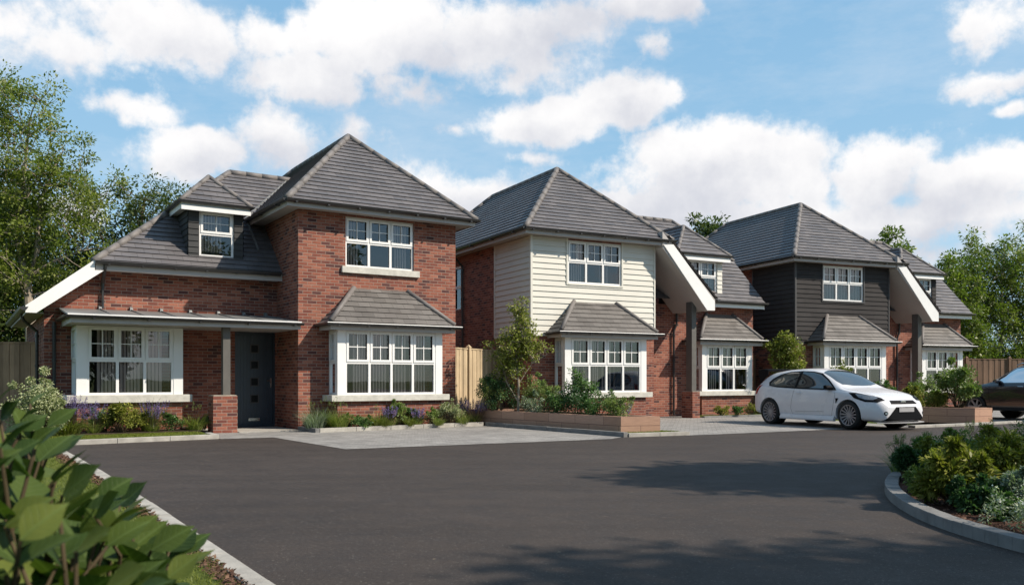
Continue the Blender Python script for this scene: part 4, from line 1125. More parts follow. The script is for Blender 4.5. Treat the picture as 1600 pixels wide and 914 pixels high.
    # wheels
    for ax in (wb/2, -wb/2):
        for sgn in (-1, 1):
            W_ = empty_part('wheel', (ax, sgn*(T['hw']-.115), wr_), R)
            t = MB(); hw = .11; rr = wr_; ri = T['rim']
            prof = [(-hw, ri), (-hw, rr-.03), (-hw*.8, rr-.008), (-hw*.5, rr), (hw*.5, rr), (hw*.8, rr-.008), (hw, rr-.03), (hw, ri)]
            seg = 40
            for i in range(seg):
                a0, a1 = 2*PI*i/seg, 2*PI*(i+1)/seg
                for k in range(len(prof)-1):
                    (y0, r0), (y1, r1) = prof[k], prof[k+1]
                    t.face([(r0*math.cos(a0), y0, r0*math.sin(a0)), (r1*math.cos(a0), y1, r1*math.sin(a0)), (r1*math.cos(a1), y1, r1*math.sin(a1)), (r0*math.cos(a1), y0, r0*math.sin(a1))])
            t.build('tyre', 'tyre', W_, smooth=True)
            d = MB(); yo = sgn*.085
            def ring(ra, rb, ya, yb):
                for i in range(seg):
                    a0, a1 = 2*PI*i/seg, 2*PI*(i+1)/seg
                    d.face([(ra*math.cos(a0), ya, ra*math.sin(a0)), (rb*math.cos(a0), yb, rb*math.sin(a0)), (rb*math.cos(a1), yb, rb*math.sin(a1)), (ra*math.cos(a1), ya, ra*math.sin(a1))])
            ring(ri+.004, ri+.004, yo, yo-sgn*.18); ring(ri-.018, ri+.004, yo+sgn*.008, yo+sgn*.012); ring(ri-.018, ri-.018, yo+sgn*.008, yo-sgn*.16)
            ns = T['spokes']
            for i in range(ns):
                a = 2*PI*i/ns+.1; ca, sa = math.cos(a), math.sin(a)
                def P(r, s, y): return (r*ca-s*sa, y, r*sa+s*ca)
                w0, w1 = T['spoke_w']
                A = [P(.045, -w0, yo-sgn*.03), P(.045, w0, yo-sgn*.03), P(ri-.012, w1, yo+sgn*.004), P(ri-.012, -w1, yo+sgn*.004)]
                B_ = [(x, y-sgn*.03, z) for x, y, z in A]
                d.face(A); d.face(B_[::-1])
                for k in range(4): d.face([A[k], B_[k], B_[(k+1) % 4], A[(k+1) % 4]])
            ring(.0, .055, yo-sgn*.015, yo-sgn*.02)
            d.build('rim', 'alloy', W_)
            b = MB(); b.tube([(0, yo-sgn*.10, 0), (0, yo-sgn*.13, 0)], ri-.03, 24); b.build('brake_disc', 'car_trim', W_)
            li = MB(); li.tube([(ax, sgn*(T['hw']-.305), wr_+.005), (ax, sgn*(T['hw']-.30), wr_+.005)], wr_+T['gap']-.004, 30)
            li.build('arch_liner', 'car_trim', R)
    return R
def empty_part(name, loc, parent):
    o = bpy.data.objects.new(name, None); COL.objects.link(o); o.location = loc; o.parent = parent; o.empty_display_size = .1; return o

def hatch_extra(R, body, bvh):
    s = MB()   # tall twin-post tail spoiler
    s.prism_y([(-2.08, 1.40), (-1.70, 1.425), (-1.66, 1.45), (-1.86, 1.475), (-2.10, 1.45)], -.60, .60)
    for y in (-.58, .58):
        q = 1 if y > 0 else -1; s.prism_y([(-1.99, 1.10), (-1.70, 1.30), (-1.68, 1.43), (-2.08, 1.41)], *sorted((y, y+q*.03)))
    s.build('tail_spoiler', 'car_trim', R, bevel=.008)
    for sgn in (-1, 1):
        h = bvh.ray_cast(Vector((-.30, sgn*1.5, .84)), Vector((0, -sgn, 0)))[0]
        m = MB(); y = h.y; m.tube([(-.38, y, .84), (-.36, y+sgn*.025, .845), (-.24, y+sgn*.025, .85), (-.22, y, .85)], .012, 8); m.build('door_handle', 'car_white', body)
    b = MB()
    for z in (.628, .652, .676):
        P = []
        for k in range(13):
            yy = -.36+.06*k; hh = bvh.ray_cast(Vector((3, yy, z)), Vector((-1, 0, 0)))[0]
            if hh: P.append(hh+Vector((.010, 0, 0)))
        if len(P) > 1: b.tube(P, .005, 5)
    b.build('grille_bar', 'car_trim', body)
    e = []
    h = bvh.ray_cast(Vector((3, 0, .665)), Vector((-1, 0, 0)))[0]
    bd = MB(); X = h.x+.012
    pts = [(X+.004, .085*math.cos(a*PI/8), .664+.034*math.sin(a*PI/8)) for a in range(16)]
    bd.face(pts); bk = [(X-.01, y, z) for _, y, z in pts]
    for k in range(16): bd.face([pts[k], bk[k], bk[(k+1) % 16], pts[(k+1) % 16]])
    bd.build('oval_badge', 'chrome', body)
    for sgn in (-1, 1):
        sk = MB(); sk.prism_x([(sgn*.86, .165), (sgn*.945, .175), (sgn*.950, .215), (sgn*.905, .30), (sgn*.86, .30)][::(1 if sgn > 0 else -1)], -.90, .90); sk.build('side_skirt', 'car_white', body)
        P = []
        for k in range(17):
            x = .98+.98*k/16; hh = bvh.ray_cast(Vector((x, sgn*(.70-.10*max(0, (x-1.2))), 3)), Vector((0, 0, -1)))[0]
            if hh: P.append(hh)
        l_ = MB(); l_.tube(P, .0035, 5); l_.build('shut_line', 'car_trim', body)
    sp = MB(); P = []
    for k in range(25):
        a = -.80+1.6*k/24; P.append((2.255-.28*abs(a)**2.2, a, .165))
    for i in range(24):
        (x0, y0, z0), (x1, y1, z1) = P[i], P[i+1]
        sp.face([(x0, y0, z0), (x1, y1, z1), (x1-.14, y1, z1), (x0-.14, y0, z0)]); sp.face([(x0, y0, z0+.02), (x0-.14, y0, z0+.03), (x1-.14, y1, z1+.03), (x1, y1, z1+.02)]); sp.face([(x0, y0, z0), (x0, y0, z0+.02), (x1, y1, z1+.02), (x1, y1, z1)])
    sp.build('front_lip', 'plate_blank', body)
HATCH = dict(wb=2.64, rw=.335, gap=.038, hw=.92, rim=.252, spokes=15, spoke_w=(.011, .014), flare=True,
    xs=[-2.08, -2.05, -1.98, -1.88, -1.72, -1.52, -1.32, -1.1, -.85, -.55, -.25, .05, .32, .58, .82, 1.0, 1.15, 1.35, 1.58, 1.8, 1.98, 2.10, 2.18, 2.225],
    top=[(-2.08, .82), (-2.05, .95), (-1.98, 1.08), (-1.88, 1.20), (-1.72, 1.325), (-1.52, 1.40), (-1.1, 1.455), (-.6, 1.488), (-.25, 1.485), (.05, 1.455), (.32, 1.375), (.58, 1.255), (.82, 1.12), (1.0, 1.015), (1.15, .975), (1.35, .945), (1.58, .90), (1.8, .845), (1.98, .775), (2.10, .70), (2.18, .62), (2.225, .54)],
    bot=[(-2.08, .38), (-1.98, .28), (-1.7, .24), (-1, .20), (1, .19), (1.7, .19), (2.1, .19), (2.225, .22)],
    w=[(-2.08, .66), (-2.05, .74), (-1.98, .81), (-1.88, .855), (-1.72, .885), (-1.52, .905), (-1.3, .915), (-.6, .895), (.6, .90), (1.3, .925), (1.58, .915), (1.8, .875), (1.98, .80), (2.10, .72), (2.18, .64), (2.225, .55)],
    belt=[(-2.08, .80), (-1.9, .98), (-1.6, 1.01), (-1.3, .995), (-.5, .965), (.5, .93), (1.0, .90), (1.35, .86), (1.8, .76), (2.0, .69), (2.1, .62), (2.225, .48)],
    wr=[(-2.08, .55), (-1.9, .58), (-1.6, .57), (-1, .575), (0, .585), (.5, .62), (.82, .68), (1.0, .72), (1.35, .72), (1.8, .66), (2.0, .58), (2.1, .5), (2.225, .40)],
    side_glass=[('door_window', [(.80, .955), (.45, 1.19), (.20, 1.315), (-.05, 1.365), (-.40, 1.385), (-.42, .985)]),
                ('quarter_window', [(-.50, .99), (-.48, 1.385), (-.85, 1.365), (-1.15, 1.30), (-1.36, 1.195), (-1.43, 1.11), (-1.38, 1.045), (-1.15, 1.015)])],
    pillar=[[(.90, .925), (.50, 1.195), (.22, 1.345), (-.05, 1.39), (-.45, 1.408), (-.88, 1.388), (-1.18, 1.32), (-1.40, 1.21), (-1.48, 1.11), (-1.41, 1.02), (-1.1, .985), (-.45, .955)]],
    lines=[[(.86, .92), (.90, .80), (.86, .50), (.80, .30)], [(-.47, .95), (-.52, .70), (-.56, .45), (-.50, .30)], [(-.50, .30), (.80, .30)], [(-1.45, 1.0), (-.46, .955), (.86, .915)], [(.55, .40), (-.4, .37)]],
    side_bits=[('side_vent', [(.93, .735), (1.03, .735), (.96, .60)], 'car_trim')],
    headlight=([(1.30, .86, .875), (1.50, .84, .885), (1.75, .76, .835), (1.98, .56, .76), (2.05, .50, .68), (1.97, .66, .615), (1.74, .80, .635), (1.48, .88, .74)], (-.55, -.75, -.35)),
    taillight=([(-1.75, .85, 1.05), (-1.95, .78, 1.0), (-2.0, .76, .78), (-1.85, .85, .80)], (.6, -.75, 0)),
    fog=[(.62, .40, .045)], mirror=(.70, .96), mirror_mat='car_trim',
    front=[('windscreen', [(.97, 0, 3), (.95, .30, 3), (.86, .58, 3), (.70, .60, 3), (.40, .555, 3), (.22, .535, 3), (.13, .30, 3), (.10, 0, 3), (.13, -.30, 3), (.22, -.535, 3), (.40, -.555, 3), (.70, -.60, 3), (.86, -.58, 3), (.95, -.30, 3)], (0, 0, -1), 'car_glass', .006),
           ('upper_grille', [(3, -.40, .695), (3, .40, .695), (3, .44, .61), (3, -.44, .61)], (-1, 0, 0), 'car_trim', .005),
           ('lower_grille', [(3, -.33, .545), (3, .33, .545), (3, .66, .225), (3, -.66, .225)], (-1, 0, 0), 'car_trim', .006),
           ('number_plate', [(3, -.25, .53), (3, .25, .53), (3, .25, .43), (3, -.25, .43)], (-1, 0, 0), 'plate_blank', .02),
           ('rear_window', [(-1.95, -.48, 3), (-1.66, -.50, 3), (-1.66, .50, 3), (-1.95, .48, 3)], (0, 0, -1), 'car_glass', .006)],
    extra=[hatch_extra])
car('parked_car', (8.15-.444*1.32, 20.57+.896*1.32), math.atan2(-.896, .444), 'white three-door hatchback with a black tail spoiler, parked on the drive', 'car_white', HATCH, 'parked cars')
# adjust: near (right-hand) wheels stand on the measured ground points, so the centre line lies half a track to the left
bpy.data.objects['parked_car'].location.x += .80*.896; bpy.data.objects['parked_car'].location.y += .80*.444

def suv_extra(R, body, bvh):
    for sgn in (-1, 1):
        for x in (-.1, -1.0):
            h = bvh.ray_cast(Vector((x, sgn*1.5, .98)), Vector((0, -sgn, 0)))[0]
            if h: m = MB(); y = h.y; m.tube([(x-.08, y, .98), (x-.06, y+sgn*.03, .985), (x+.06, y+sgn*.03, .985), (x+.08, y, .98)], .012, 6); m.build('door_handle', 'chrome', body)
        r = MB(); r.tube([(.25, sgn*.56, 1.60), (.1, sgn*.56, 1.66), (-1.3, sgn*.56, 1.66), (-1.5, sgn*.56, 1.60)], .018, 6); r.build('roof_rail', 'chrome', R)
SUV = dict(wb=2.70, rw=.36, gap=.05, hw=.94, rim=.25, spokes=7, spoke_w=(.03, .022), flare=True,
    xs=[-2.25, -2.2, -2.1, -1.95, -1.75, -1.5, -1.2, -.8, -.4, 0, .35, .65, .92, 1.12, 1.35, 1.6, 1.85, 2.02, 2.14, 2.2],
    top=[(-2.25, 1.0), (-2.2, 1.12), (-2.1, 1.28), (-1.95, 1.44), (-1.75, 1.555), (-1.5, 1.61), (-.8, 1.66), (-.4, 1.67), (0, 1.65), (.35, 1.55), (.65, 1.36), (.92, 1.17), (1.12, 1.09), (1.35, 1.06), (1.6, 1.02), (1.85, .95), (2.02, .86), (2.14, .74), (2.2, .64)],
    bot=[(-2.25, .46), (-2, .32), (-1, .26), (1, .25), (1.9, .26), (2.2, .34)],
    w=[(-2.25, .70), (-2.2, .80), (-2.1, .87), (-1.9, .92), (-1.3, .945), (0, .925), (1.3, .945), (1.6, .93), (1.85, .88), (2.02, .80), (2.14, .70), (2.2, .6)],
    belt=[(-2.25, .95), (-1.9, 1.10), (-1.3, 1.09), (0, 1.05), (.9, 1.02), (1.35, .97), (1.85, .86), (2.05, .76), (2.2, .58)],
    wr=[(-2.25, .58), (-1.8, .62), (-1, .62), (0, .62), (.6, .66), (.92, .72), (1.35, .74), (1.85, .68), (2.05, .6), (2.2, .45)],
    side_glass=[('door_window', [(.74, 1.085), (.45, 1.33), (.18, 1.50), (-.25, 1.565), (-.28, 1.10)]), ('door_window', [(-.36, 1.10), (-.33, 1.57), (-.8, 1.565), (-1.18, 1.54), (-1.2, 1.12)]), ('quarter_window', [(-1.28, 1.13), (-1.26, 1.53), (-1.6, 1.46), (-1.78, 1.30), (-1.7, 1.16)])],
    lines=[[(.86, 1.04), (.90, .9), (.86, .6), (.80, .36)], [(-.32, 1.08), (-.34, .8), (-.34, .36)], [(-.34, .36), (.80, .36)], [(-1.22, 1.1), (-1.25, .85), (-1.1, .7)], [(.5, .55), (-.9, .53)]],
    side_bits=[('wheel_arch_trim', [(.95, .40), (.80, .40), (.80, .33), (.95, .33)], 'car_trim')],
    headlight=([(1.50, .87, .93), (1.75, .85, .92), (2.05, .62, .84), (2.06, .62, .76), (1.85, .80, .78), (1.6, .9, .84)], (-.6, -.75, -.2)),
    taillight=([(-1.85, .9, 1.15), (-2.12, .8, 1.1), (-2.16, .8, .9), (-1.95, .9, .92)], (.6, -.75, 0)),
    fog=[(.60, .48, .05)], mirror=(.62, 1.10), mirror_mat='car_dark',
    front=[('windscreen', [(1.0, 0, 3), (.96, .4, 3), (.86, .62, 3), (.5, .60, 3), (.33, .57, 3), (.24, 0, 3), (.33, -.57, 3), (.5, -.60, 3), (.86, -.62, 3), (.96, -.4, 3)], (0, 0, -1), 'car_glass', .006),
           ('upper_grille', [(3, -.42, .76), (3, .42, .76), (3, .38, .60), (3, -.38, .60)], (-1, 0, 0), 'car_trim', .006)],
    extra=[suv_extra])
hd = Vector((-.389, .921)); fr = Vector((14.14, 26.0)); lf = Vector((-hd.y, hd.x)); cc = fr - hd*1.35 - lf*.82
car('parked_car', cc, math.atan2(hd.y, hd.x), 'dark grey five-door car with its nose to the fence, cut off by the right edge', 'car_dark', SUV, 'parked cars')
#@@PART4

# ------------------------------------------------------------------ planting
def raw_mesh(name, verts, faces_n, k, mat, parent, rnd=None, uv=None, smooth=False):
    """verts (n*k,3) with n faces of k corners each, every face separate"""
    me = bpy.data.meshes.new(name); n = faces_n
    me.vertices.add(n*k); me.vertices.foreach_set('co', np.asarray(verts, dtype=np.float32).ravel())
    me.loops.add(n*k); me.loops.foreach_set('vertex_index', np.arange(n*k, dtype=np.int32))
    me.polygons.add(n); me.polygons.foreach_set('loop_start', np.arange(0, n*k, k, dtype=np.int32))
    me.polygons.foreach_set('loop_total', np.full(n, k, dtype=np.int32))
    if smooth: me.polygons.foreach_set('use_smooth', np.ones(n, dtype=bool))
    me.update(calc_edges=True)
    if rnd is not None:
        a = me.attributes.new('rnd', 'FLOAT', 'FACE'); a.data.foreach_set('value', rnd.astype(np.float32))
    me.materials.append(MATS[mat])
    o = bpy.data.objects.new(name, me); COL.objects.link(o)
    if parent: o.parent = parent
    return o
def unit(a): return a/np.maximum(np.linalg.norm(a, axis=1, keepdims=True), 1e-9)
def leaf_quads(P, D, size, width=.5, jitter=.35, droop=.0, rng=RNG):
    """leaf blades: base at P, pointing D"""
    n = len(P); D = unit(D + rng.normal(0, jitter, (n, 3)) - np.array([0, 0, droop]))
    U = unit(np.cross(D, rng.normal(0, 1, (n, 3)) + np.array([0, 0, .0])))
    Nn = np.cross(U, D); flip = Nn[:, 2] < 0; U[flip] *= -1; 
    # turn most blades towards the light
    Z = unit(np.tile([[.35, -.25, 1.0]], (n, 1)) + rng.normal(0, .55, (n, 3))); U = unit(np.cross(D, Z))
    L = size*rng.uniform(.6, 1.3, (n, 1)); Wd = L*width*.5
    fold = np.cross(U, D)*L*.10
    v = np.stack([P, P+D*L*.45+U*Wd+fold, P+D*L, P+D*L*.45-U*Wd+fold], 1)
    return v.reshape(-1, 3)
def foliage(name, clumps, per, size, mat, parent, width=.5, jitter=.6, droop=.1, flat=.75, rng=RNG, shell=.55):
    C = np.array([c[:3] for c in clumps]); r = np.array([c[3] for c in clumps])
    idx = np.repeat(np.arange(len(C)), per); n = len(idx)
    d = unit(rng.normal(0, 1, (n, 3))); rad = rng.uniform(0, 1, (n, 1))**shell
    off = d*rad*r[idx][:, None]*np.array([1, 1, flat]); P = C[idx]+off
    tone = rng.uniform(0, 1, len(C))[idx]*.45 + rng.uniform(0, 1, n)*.55
    v = leaf_quads(P, d, size, width, jitter, droop, rng)
    return raw_mesh(name, v, n, 4, mat, parent, tone)
def limb(m, a, b, r0, r1, bend=.12, n=5, sides=6, rng=RNG):
    a, b = np.array(a, float), np.array(b, float); L = np.linalg.norm(b-a); o = rng.normal(0, 1, 3)*L*bend; o2 = rng.normal(0, 1, 3)*L*bend*.5
    P = []; 
    for i in range(n+1):
        t = i/n; p = a+(b-a)*t + o*math.sin(PI*t) + o2*math.sin(2*PI*t); P.append(tuple(p))
    m.tube(P, [r0+(r1-r0)*(i/n) for i in range(n+1)], sides, cap=False)
    return P
def tree(name, loc, label, trunks, env, nclump, per, leaf, mat, bark, seed, clump_r=.5, group='trees behind the houses', twigs=3, cat='tree', width=.5, minz=.0, hollow=.45, droop=.1, base_r=None, fam=.6, root_clump=True):
    """trunks: list of polylines [(x,y,z,r)..] local; env: ellipsoids (x,y,z,rx,ry,rz) that bound the crown"""
    rng = np.random.default_rng(seed)
    R = empty(name, (loc[0], loc[1], loc[2] if len(loc) > 2 else 0), 0, label, cat, group)
    T = MB(); pts = []
    for tr in trunks:
        P = [p[:3] for p in tr]; T.tube(P, [p[3] for p in tr], 9, cap=False)
        for i in range(len(tr)-1):
            for j in range(4):
                f = j/4; a, b = np.array(tr[i]), np.array(tr[i+1]); pts.append(a+(b-a)*f)
        pts.append(np.array(tr[-1]))
    pts = np.array(pts)
    vol = np.array([e[3]*e[4]*e[5] for e in env]); vol = vol/vol.sum()
    clumps = []
    tries = 0
    while len(clumps) < nclump and tries < nclump*40:
        tries += 1
        e = env[rng.choice(len(env), p=vol)]; d = rng.normal(0, 1, 3); d /= np.linalg.norm(d)
        rr = rng.uniform(hollow, 1)**.7; c = np.array(e[:3]) + d*rr*np.array(e[3:])*(1+rng.normal(0, .07))
        if c[2] < minz: continue
        if all(np.linalg.norm(c-np.array(k[:3])) > clump_r*fam for k in clumps):
            clumps.append((*c, clump_r*rng.uniform(.55, 1.25)))
    tips = []
    for k in clumps:
        c = np.array(k[:3]); dd = np.linalg.norm(pts[:, :3]-c, axis=1) + 1.6*np.maximum(0, pts[:, 2]-(c[2]-.35*np.linalg.norm(c[:2]-pts[:, :2].mean(0))))
        a = pts[np.argmin(dd)]; L = np.linalg.norm(c-a[:3])
        P = limb(T, a[:3], c, min(a[3]*.7, .012+.018*L), .006+.002*L, .10, 5, 5, rng)
        pts = np.vstack([pts, [[*P[3], .012+.006*L]]])
        for _ in range(twigs):
            q = c+unit(rng.normal(0, 1, (1, 3)))[0]*k[3]*.9; limb(T, P[-2], q, .006+.002*leaf*10, .003, .12, 2, 4, rng)
    T.build('trunk' if cat == 'tree' else 'stem', bark, R, smooth=False)
    foliage('crown' if cat == 'tree' else 'foliage', clumps, per, leaf, mat, R, width, .6, droop, .8, rng)
    return R
def shrub(name, loc, label, rx, ry, h, mat, leaf, n, group, seed, width=.5, z0=0.0, lumps=14, cat='shrub', droop=.05, upright=.0, stems=7, lift=.12, jitter=.6):
    rng = np.random.default_rng(seed)
    R = empty(name, (loc[0], loc[1], z0), 0, label, cat, group)
    clumps = []
    for i in range(lumps):
        a = rng.uniform(0, 2*PI); q = math.sqrt(rng.uniform(0, 1)); x, y = rx*q*math.cos(a)*.8, ry*q*math.sin(a)*.8
        top = h*math.sqrt(max(.1, 1-(q*.85)**2)); z = rng.uniform(.35, 1)*top*.86 if i % 3 else top*.86*rng.uniform(.8, 1.08)
        clumps.append((x, y, max(z, h*lift), min(rx, ry, h)*rng.uniform(.26, .48)))
    T = MB()
    for c in list(clumps): limb(T, (c[0]*.15, c[1]*.15, 0), c[:3], .012*h+.004, .004, .1, 4, 4, rng)
    for k in range(int(lumps*.6)):   # loose outer shoots break the outline
        c = clumps[rng.integers(len(clumps))]; d = unit(rng.normal(0, 1, (1, 3)))[0]; d[2] = abs(d[2])*1.2+.1
        e = np.array(c[:3])+d*c[3]*1.5; limb(T, c[:3], e, .004, .002, .1, 2, 3, rng)
        clumps.append((*(np.array(c[:3])+d*c[3]*1.2), c[3]*.33))
    T.build('stem', 'stem', R)
    foliage('foliage', clumps, max(4, n//len(clumps)), leaf, mat, R, width, jitter, droop-upright, .85, rng, .45)
    return R
def blades(P, D, L, w, bend, rng, seg=3):
    """strap blades as bent strips: returns quads"""
    n = len(P); S_ = unit(np.cross(D, np.array([[0, 0, 1.0]]))+rng.normal(0, .05, (n, 3))); H = D.copy(); H[:, 2] = 0; H = unit(H)
    rows = []
    for i in range(seg+1):
        t = i/seg; c = P + D*L*t + H*L*bend*t*t - np.array([[0, 0, 1]])*L*bend*.75*t**2.2
        ww = w*(1-t*.93)*.5 if t > .3 else w*.5
        rows.append((c-S_*ww, c+S_*ww))
    q = [np.stack([rows[i][0], rows[i][1], rows[i+1][1], rows[i+1][0]], 1) for i in range(seg)]
    return np.concatenate(q, 0).reshape(-1, 3), n*seg
def tuft_part(name, n, r, h, w, mat, parent, rng, spread=.6, bend=.5):
    a = rng.uniform(0, 2*PI, n); q = rng.uniform(0, r*.45, n); P = np.stack([q*np.cos(a), q*np.sin(a), np.zeros(n)], 1)
    s = rng.uniform(.05, spread, n); a2 = a+rng.normal(0, .5, n); D = unit(np.stack([s*np.cos(a2), s*np.sin(a2), np.ones(n)], 1))
    L = h*1.2*rng.uniform(.6, 1.15, (n, 1)); v, m = blades(P, D, L, w*rng.uniform(.7, 1.2, (n, 1)), bend*rng.uniform(.3, 1.2, (n, 1)), rng)
    return raw_mesh(name, v, m, 4, mat, parent, np.tile(rng.uniform(0, 1, n), 3))
def grass_clump(loc, label, r, h, mat, group, seed, z0=0.0, n=170, w=.011, plumes=0, name='ornamental_grass', cat='grass tuft', spread=.6, bend=.5):
    rng = np.random.default_rng(seed); R = empty(name, (loc[0], loc[1], z0), 0, label, cat, group)
    tuft_part('blade_clump', n, r, h, w, mat, R, rng, spread, bend)
    if plumes:
        cl = []; T = MB()
        for i in range(plumes):
            a = rng.uniform(0, 2*PI); s = rng.uniform(.1, .45); e = (s*h*math.cos(a), s*h*math.sin(a), h*rng.uniform(1.05, 1.45)); limb(T, (0, 0, h*.3), e, .004, .002, .05, 4, 3, rng)
            for k in range(5): cl.append((e[0]*(1+.03*k), e[1]*(1+.03*k), e[2]-k*.022*h, .013))
        T.build('flower_stalk', 'stem', R); foliage('plume', cl, 7, .022, 'leaf_soft', R, .3, .5, 0, 1.8, rng)
    return R
def lavender(loc, label, r, h, group, seed, z0=0.0, spikes=26, mat='leaf_silver', tall=.75, leafmat='grass_blade'):
    rng = np.random.default_rng(seed); R = empty('lavender_plant', (loc[0], loc[1], z0), 0, label, 'flowering plant', group)
    tuft_part('leaf_clump', 110, r, h*.55, .014, leafmat, R, rng, .9, .6)
    T = MB(); cl = []
    for i in range(spikes):
        a = rng.uniform(0, 2*PI); s = rng.uniform(0, 1)**.6*r; e = np.array([s*math.cos(a)*1.25, s*math.sin(a)*1.25, h*rng.uniform(.78, 1.08)]); b = np.array([s*.5*math.cos(a), s*.5*math.sin(a), h*.15])
        limb(T, b, e, .003, .002, .03, 2, 3, rng)
        L = h*.38
        for k in range(9): cl.append((*(e-(e-b)/np.linalg.norm(e-b)*L*k/9), .009+.005*k/9))
    T.build('stem', 'stem', R)
    foliage('flower_spike', cl, 5, .022, 'petal_purple', R, .6, .8, 0, 1, rng)
    return R

# ---- trees
def trunk_line(pts): return [tuple(p) for p in pts]
TREES = 'trees behind the houses'
tree('tall_tree', (-15.9, 28, 0), 'tall airy light green tree with pale forked trunks at the left edge', 
     [[(.2, 0, -.1, .20), (.15, 0, 2.4, .15), (.05, 0, 4.4, .12), (-.35, .1, 5.8, .085), (-.2, .2, 7.6, .06), (.1, 0, 9.6, .035)],
      [(.05, 0, 4.3, .10), (.42, -.1, 5.4, .085), (.45, 0, 7.0, .06), (1.0, .2, 8.6, .035)],
      [(-1.4, .8, -.1, .13), (-1.5, .6, 3.2, .10), (-1.9, .4, 6.2, .07), (-1.4, .2, 9.2, .04)]],
     [(-.6, 0, 8.6, 2.6, 2.3, 3.0), (.9, 0, 6.2, 2.0, 1.9, 2.6), (-1.6, 0, 5.4, 2.4, 2.2, 3.2), (-1.2, 0, 10.2, 1.5, 1.5, 1.4), (1.0, .4, 7.7, 1.7, 1.5, 1.2)], 270, 150, .120, 'leaf_tree_light', 'pale_bark', 11, .52, twigs=2, minz=2.2, hollow=.15)
tree('broad_tree', (-14.6, 33.5, 0), 'dark green tree whose crown rises just above the left roof slope of the brick house',
     [[(0, 0, -.1, .26), (.1, 0, 3, .2), (-.1, 0, 6, .12), (.2, 0, 8.2, .05)], [(0, 0, 2.4, .14), (1.4, .2, 5.5, .09), (2.2, .1, 7.6, .04)]],
     [(-.4, 0, 6.2, 2.6, 2.2, 2.9), (1.8, 0, 7.2, 1.5, 1.5, 1.8), (1.0, 0, 4.2, 3.0, 2.4, 2.6)], 230, 150, .15, 'leaf_tree_dark', 'bark', 12, .60, minz=1.0, hollow=.2)
tree('broad_tree', (-20.6, 34, 0), 'dark spreading tree standing behind the tall pale-trunked tree',
     [[(0, 0, -.1, .3), (.1, 0, 3, .2), (0, 0, 6.5, .1)]], [(0, 0, 5.0, 4.2, 2.6, 4.0), (2.8, 0, 3.4, 3.0, 2.2, 3.2), (-1, 0, 7.5, 2.8, 2.4, 2.4)], 300, 150, .19, 'leaf_tree_dark', 'bark', 13, .8, minz=.6, hollow=.2)
tree('broad_tree', (11.0, 50, 0), 'leafy crown seen above the roofs between the cream boarded and black boarded houses',
     [[(0, 0, -.1, .3), (0, 0, 5, .2), (.2, 0, 9, .08)]], [(.2, 0, 8.6, 2.2, 2.0, 2.2), (-1.2, 0, 7.8, 2.0, 2.0, 2.0), (1.2, 0, 9.2, 1.1, 1.1, 1.3)], 110, 90, .24, 'leaf_tree_dark', 'bark', 14, .6, minz=4, hollow=.2)
tree('broad_tree', (26.2, 60, 0), 'pale green treetop just above the roof of the black boarded house',
     [[(0, 0, -.1, .3), (0, 0, 5, .2), (.2, 0, 9, .08)]], [(0, 0, 9.4, 2.0, 2.0, 2.2), (1.2, 0, 8.4, 1.6, 1.6, 2.0)], 80, 90, .26, 'leaf_tree_right', 'bark', 15, .6, minz=4, hollow=.2)
rt = [(22.6, 44.5, 7.4, 'leafy tree immediately right of the black boarded house, behind the brown fence', 21, [(0, 0, 5.1, 1.7, 1.8, 2.8), (.4, 0, 3.0, 1.9, 1.8, 2.2)]),
      (25.8, 46, 9.4, 'tallest tree at the right, with pale branching stems above the brown fence', 22, [(.1, 0, 6.6, 2.3, 2.2, 3.1), (-1.2, 0, 5.0, 1.9, 1.8, 2.6), (.6, 0, 3.2, 2.5, 2.0, 2.6)]),
      (29.3, 46.5, 9.9, 'rounded tree at the right edge of the photo behind the dark car', 23, [(0, 0, 6.8, 2.5, 2.3, 3.2), (-.3, 0, 3.8, 2.7, 2.3, 3.0)]),
      (33.8, 48, 10.4, 'bushy tree beyond the right edge, past the end of the brown fence', 24, [(0, 0, 5.6, 2.8, 2.8, 4.4)])]
for x, y, h, lab, sd, env in rt:
    k = h/9
    tree('broad_tree', (x, y, 0), lab, [[(0, 0, -.1, .22), (.15, 0, 1.6, .16), (.6, 0, 3.8, .11), (.5, 0, 6*k, .06), (.7, 0, 8*k, .03)], [(.1, 0, 1.2, .12), (-.7, 0, 3.4, .09), (-.9, 0, 6.2*k, .05)]],
         env, 200, 120, .165, 'leaf_tree_right', 'pale_bark', sd, .58, minz=.8, hollow=.15)
# trees out of the picture to the right, whose shade lies over the road and the island
tree('shade_tree', (10.9, 1.9, 0), 'large tree on the near side of the island bed whose shade falls over the road',
     [[(0, 0, -.1, .24), (.1, 0, 3, .18), (0, 0, 7.5, .08)]], [(0, 0, 6.4, 3.2, 1.9, 2.0), (1.8, -.6, 6.0, 2.4, 1.8, 1.6), (.6, -1.4, 5.6, 2.8, 1.6, 1.4)], 240, 110, .26, 'leaf_tree_dark', 'bark', 31, .8, group='shade trees beside the island', minz=3, hollow=.1)
tree('shade_tree', (11.2, 8.4, 0), 'large tree at the back of the island bed, right of the white car',
     [[(0, 0, -.1, .24), (.1, 0, 3, .18), (0, 0, 8, .08)]], [(0, 0, 6.6, 2.2, 1.3, 1.1)], 90, 100, .26, 'leaf_tree_dark', 'bark', 32, .8, group='shade trees beside the island', minz=3, hollow=.1)
tree('shade_tree', (9.2, -1.6, 0), 'large tree near the viewer, right of the road',
     [[(0, 0, -.1, .24), (.1, 0, 3, .18), (0, 0, 8, .08)]], [(0, 0, 6.0, 3.0, 2.0, 1.9)], 100, 70, .28, 'leaf_tree_dark', 'bark', 33, .9, group='shade trees beside the island', minz=3, hollow=.1)

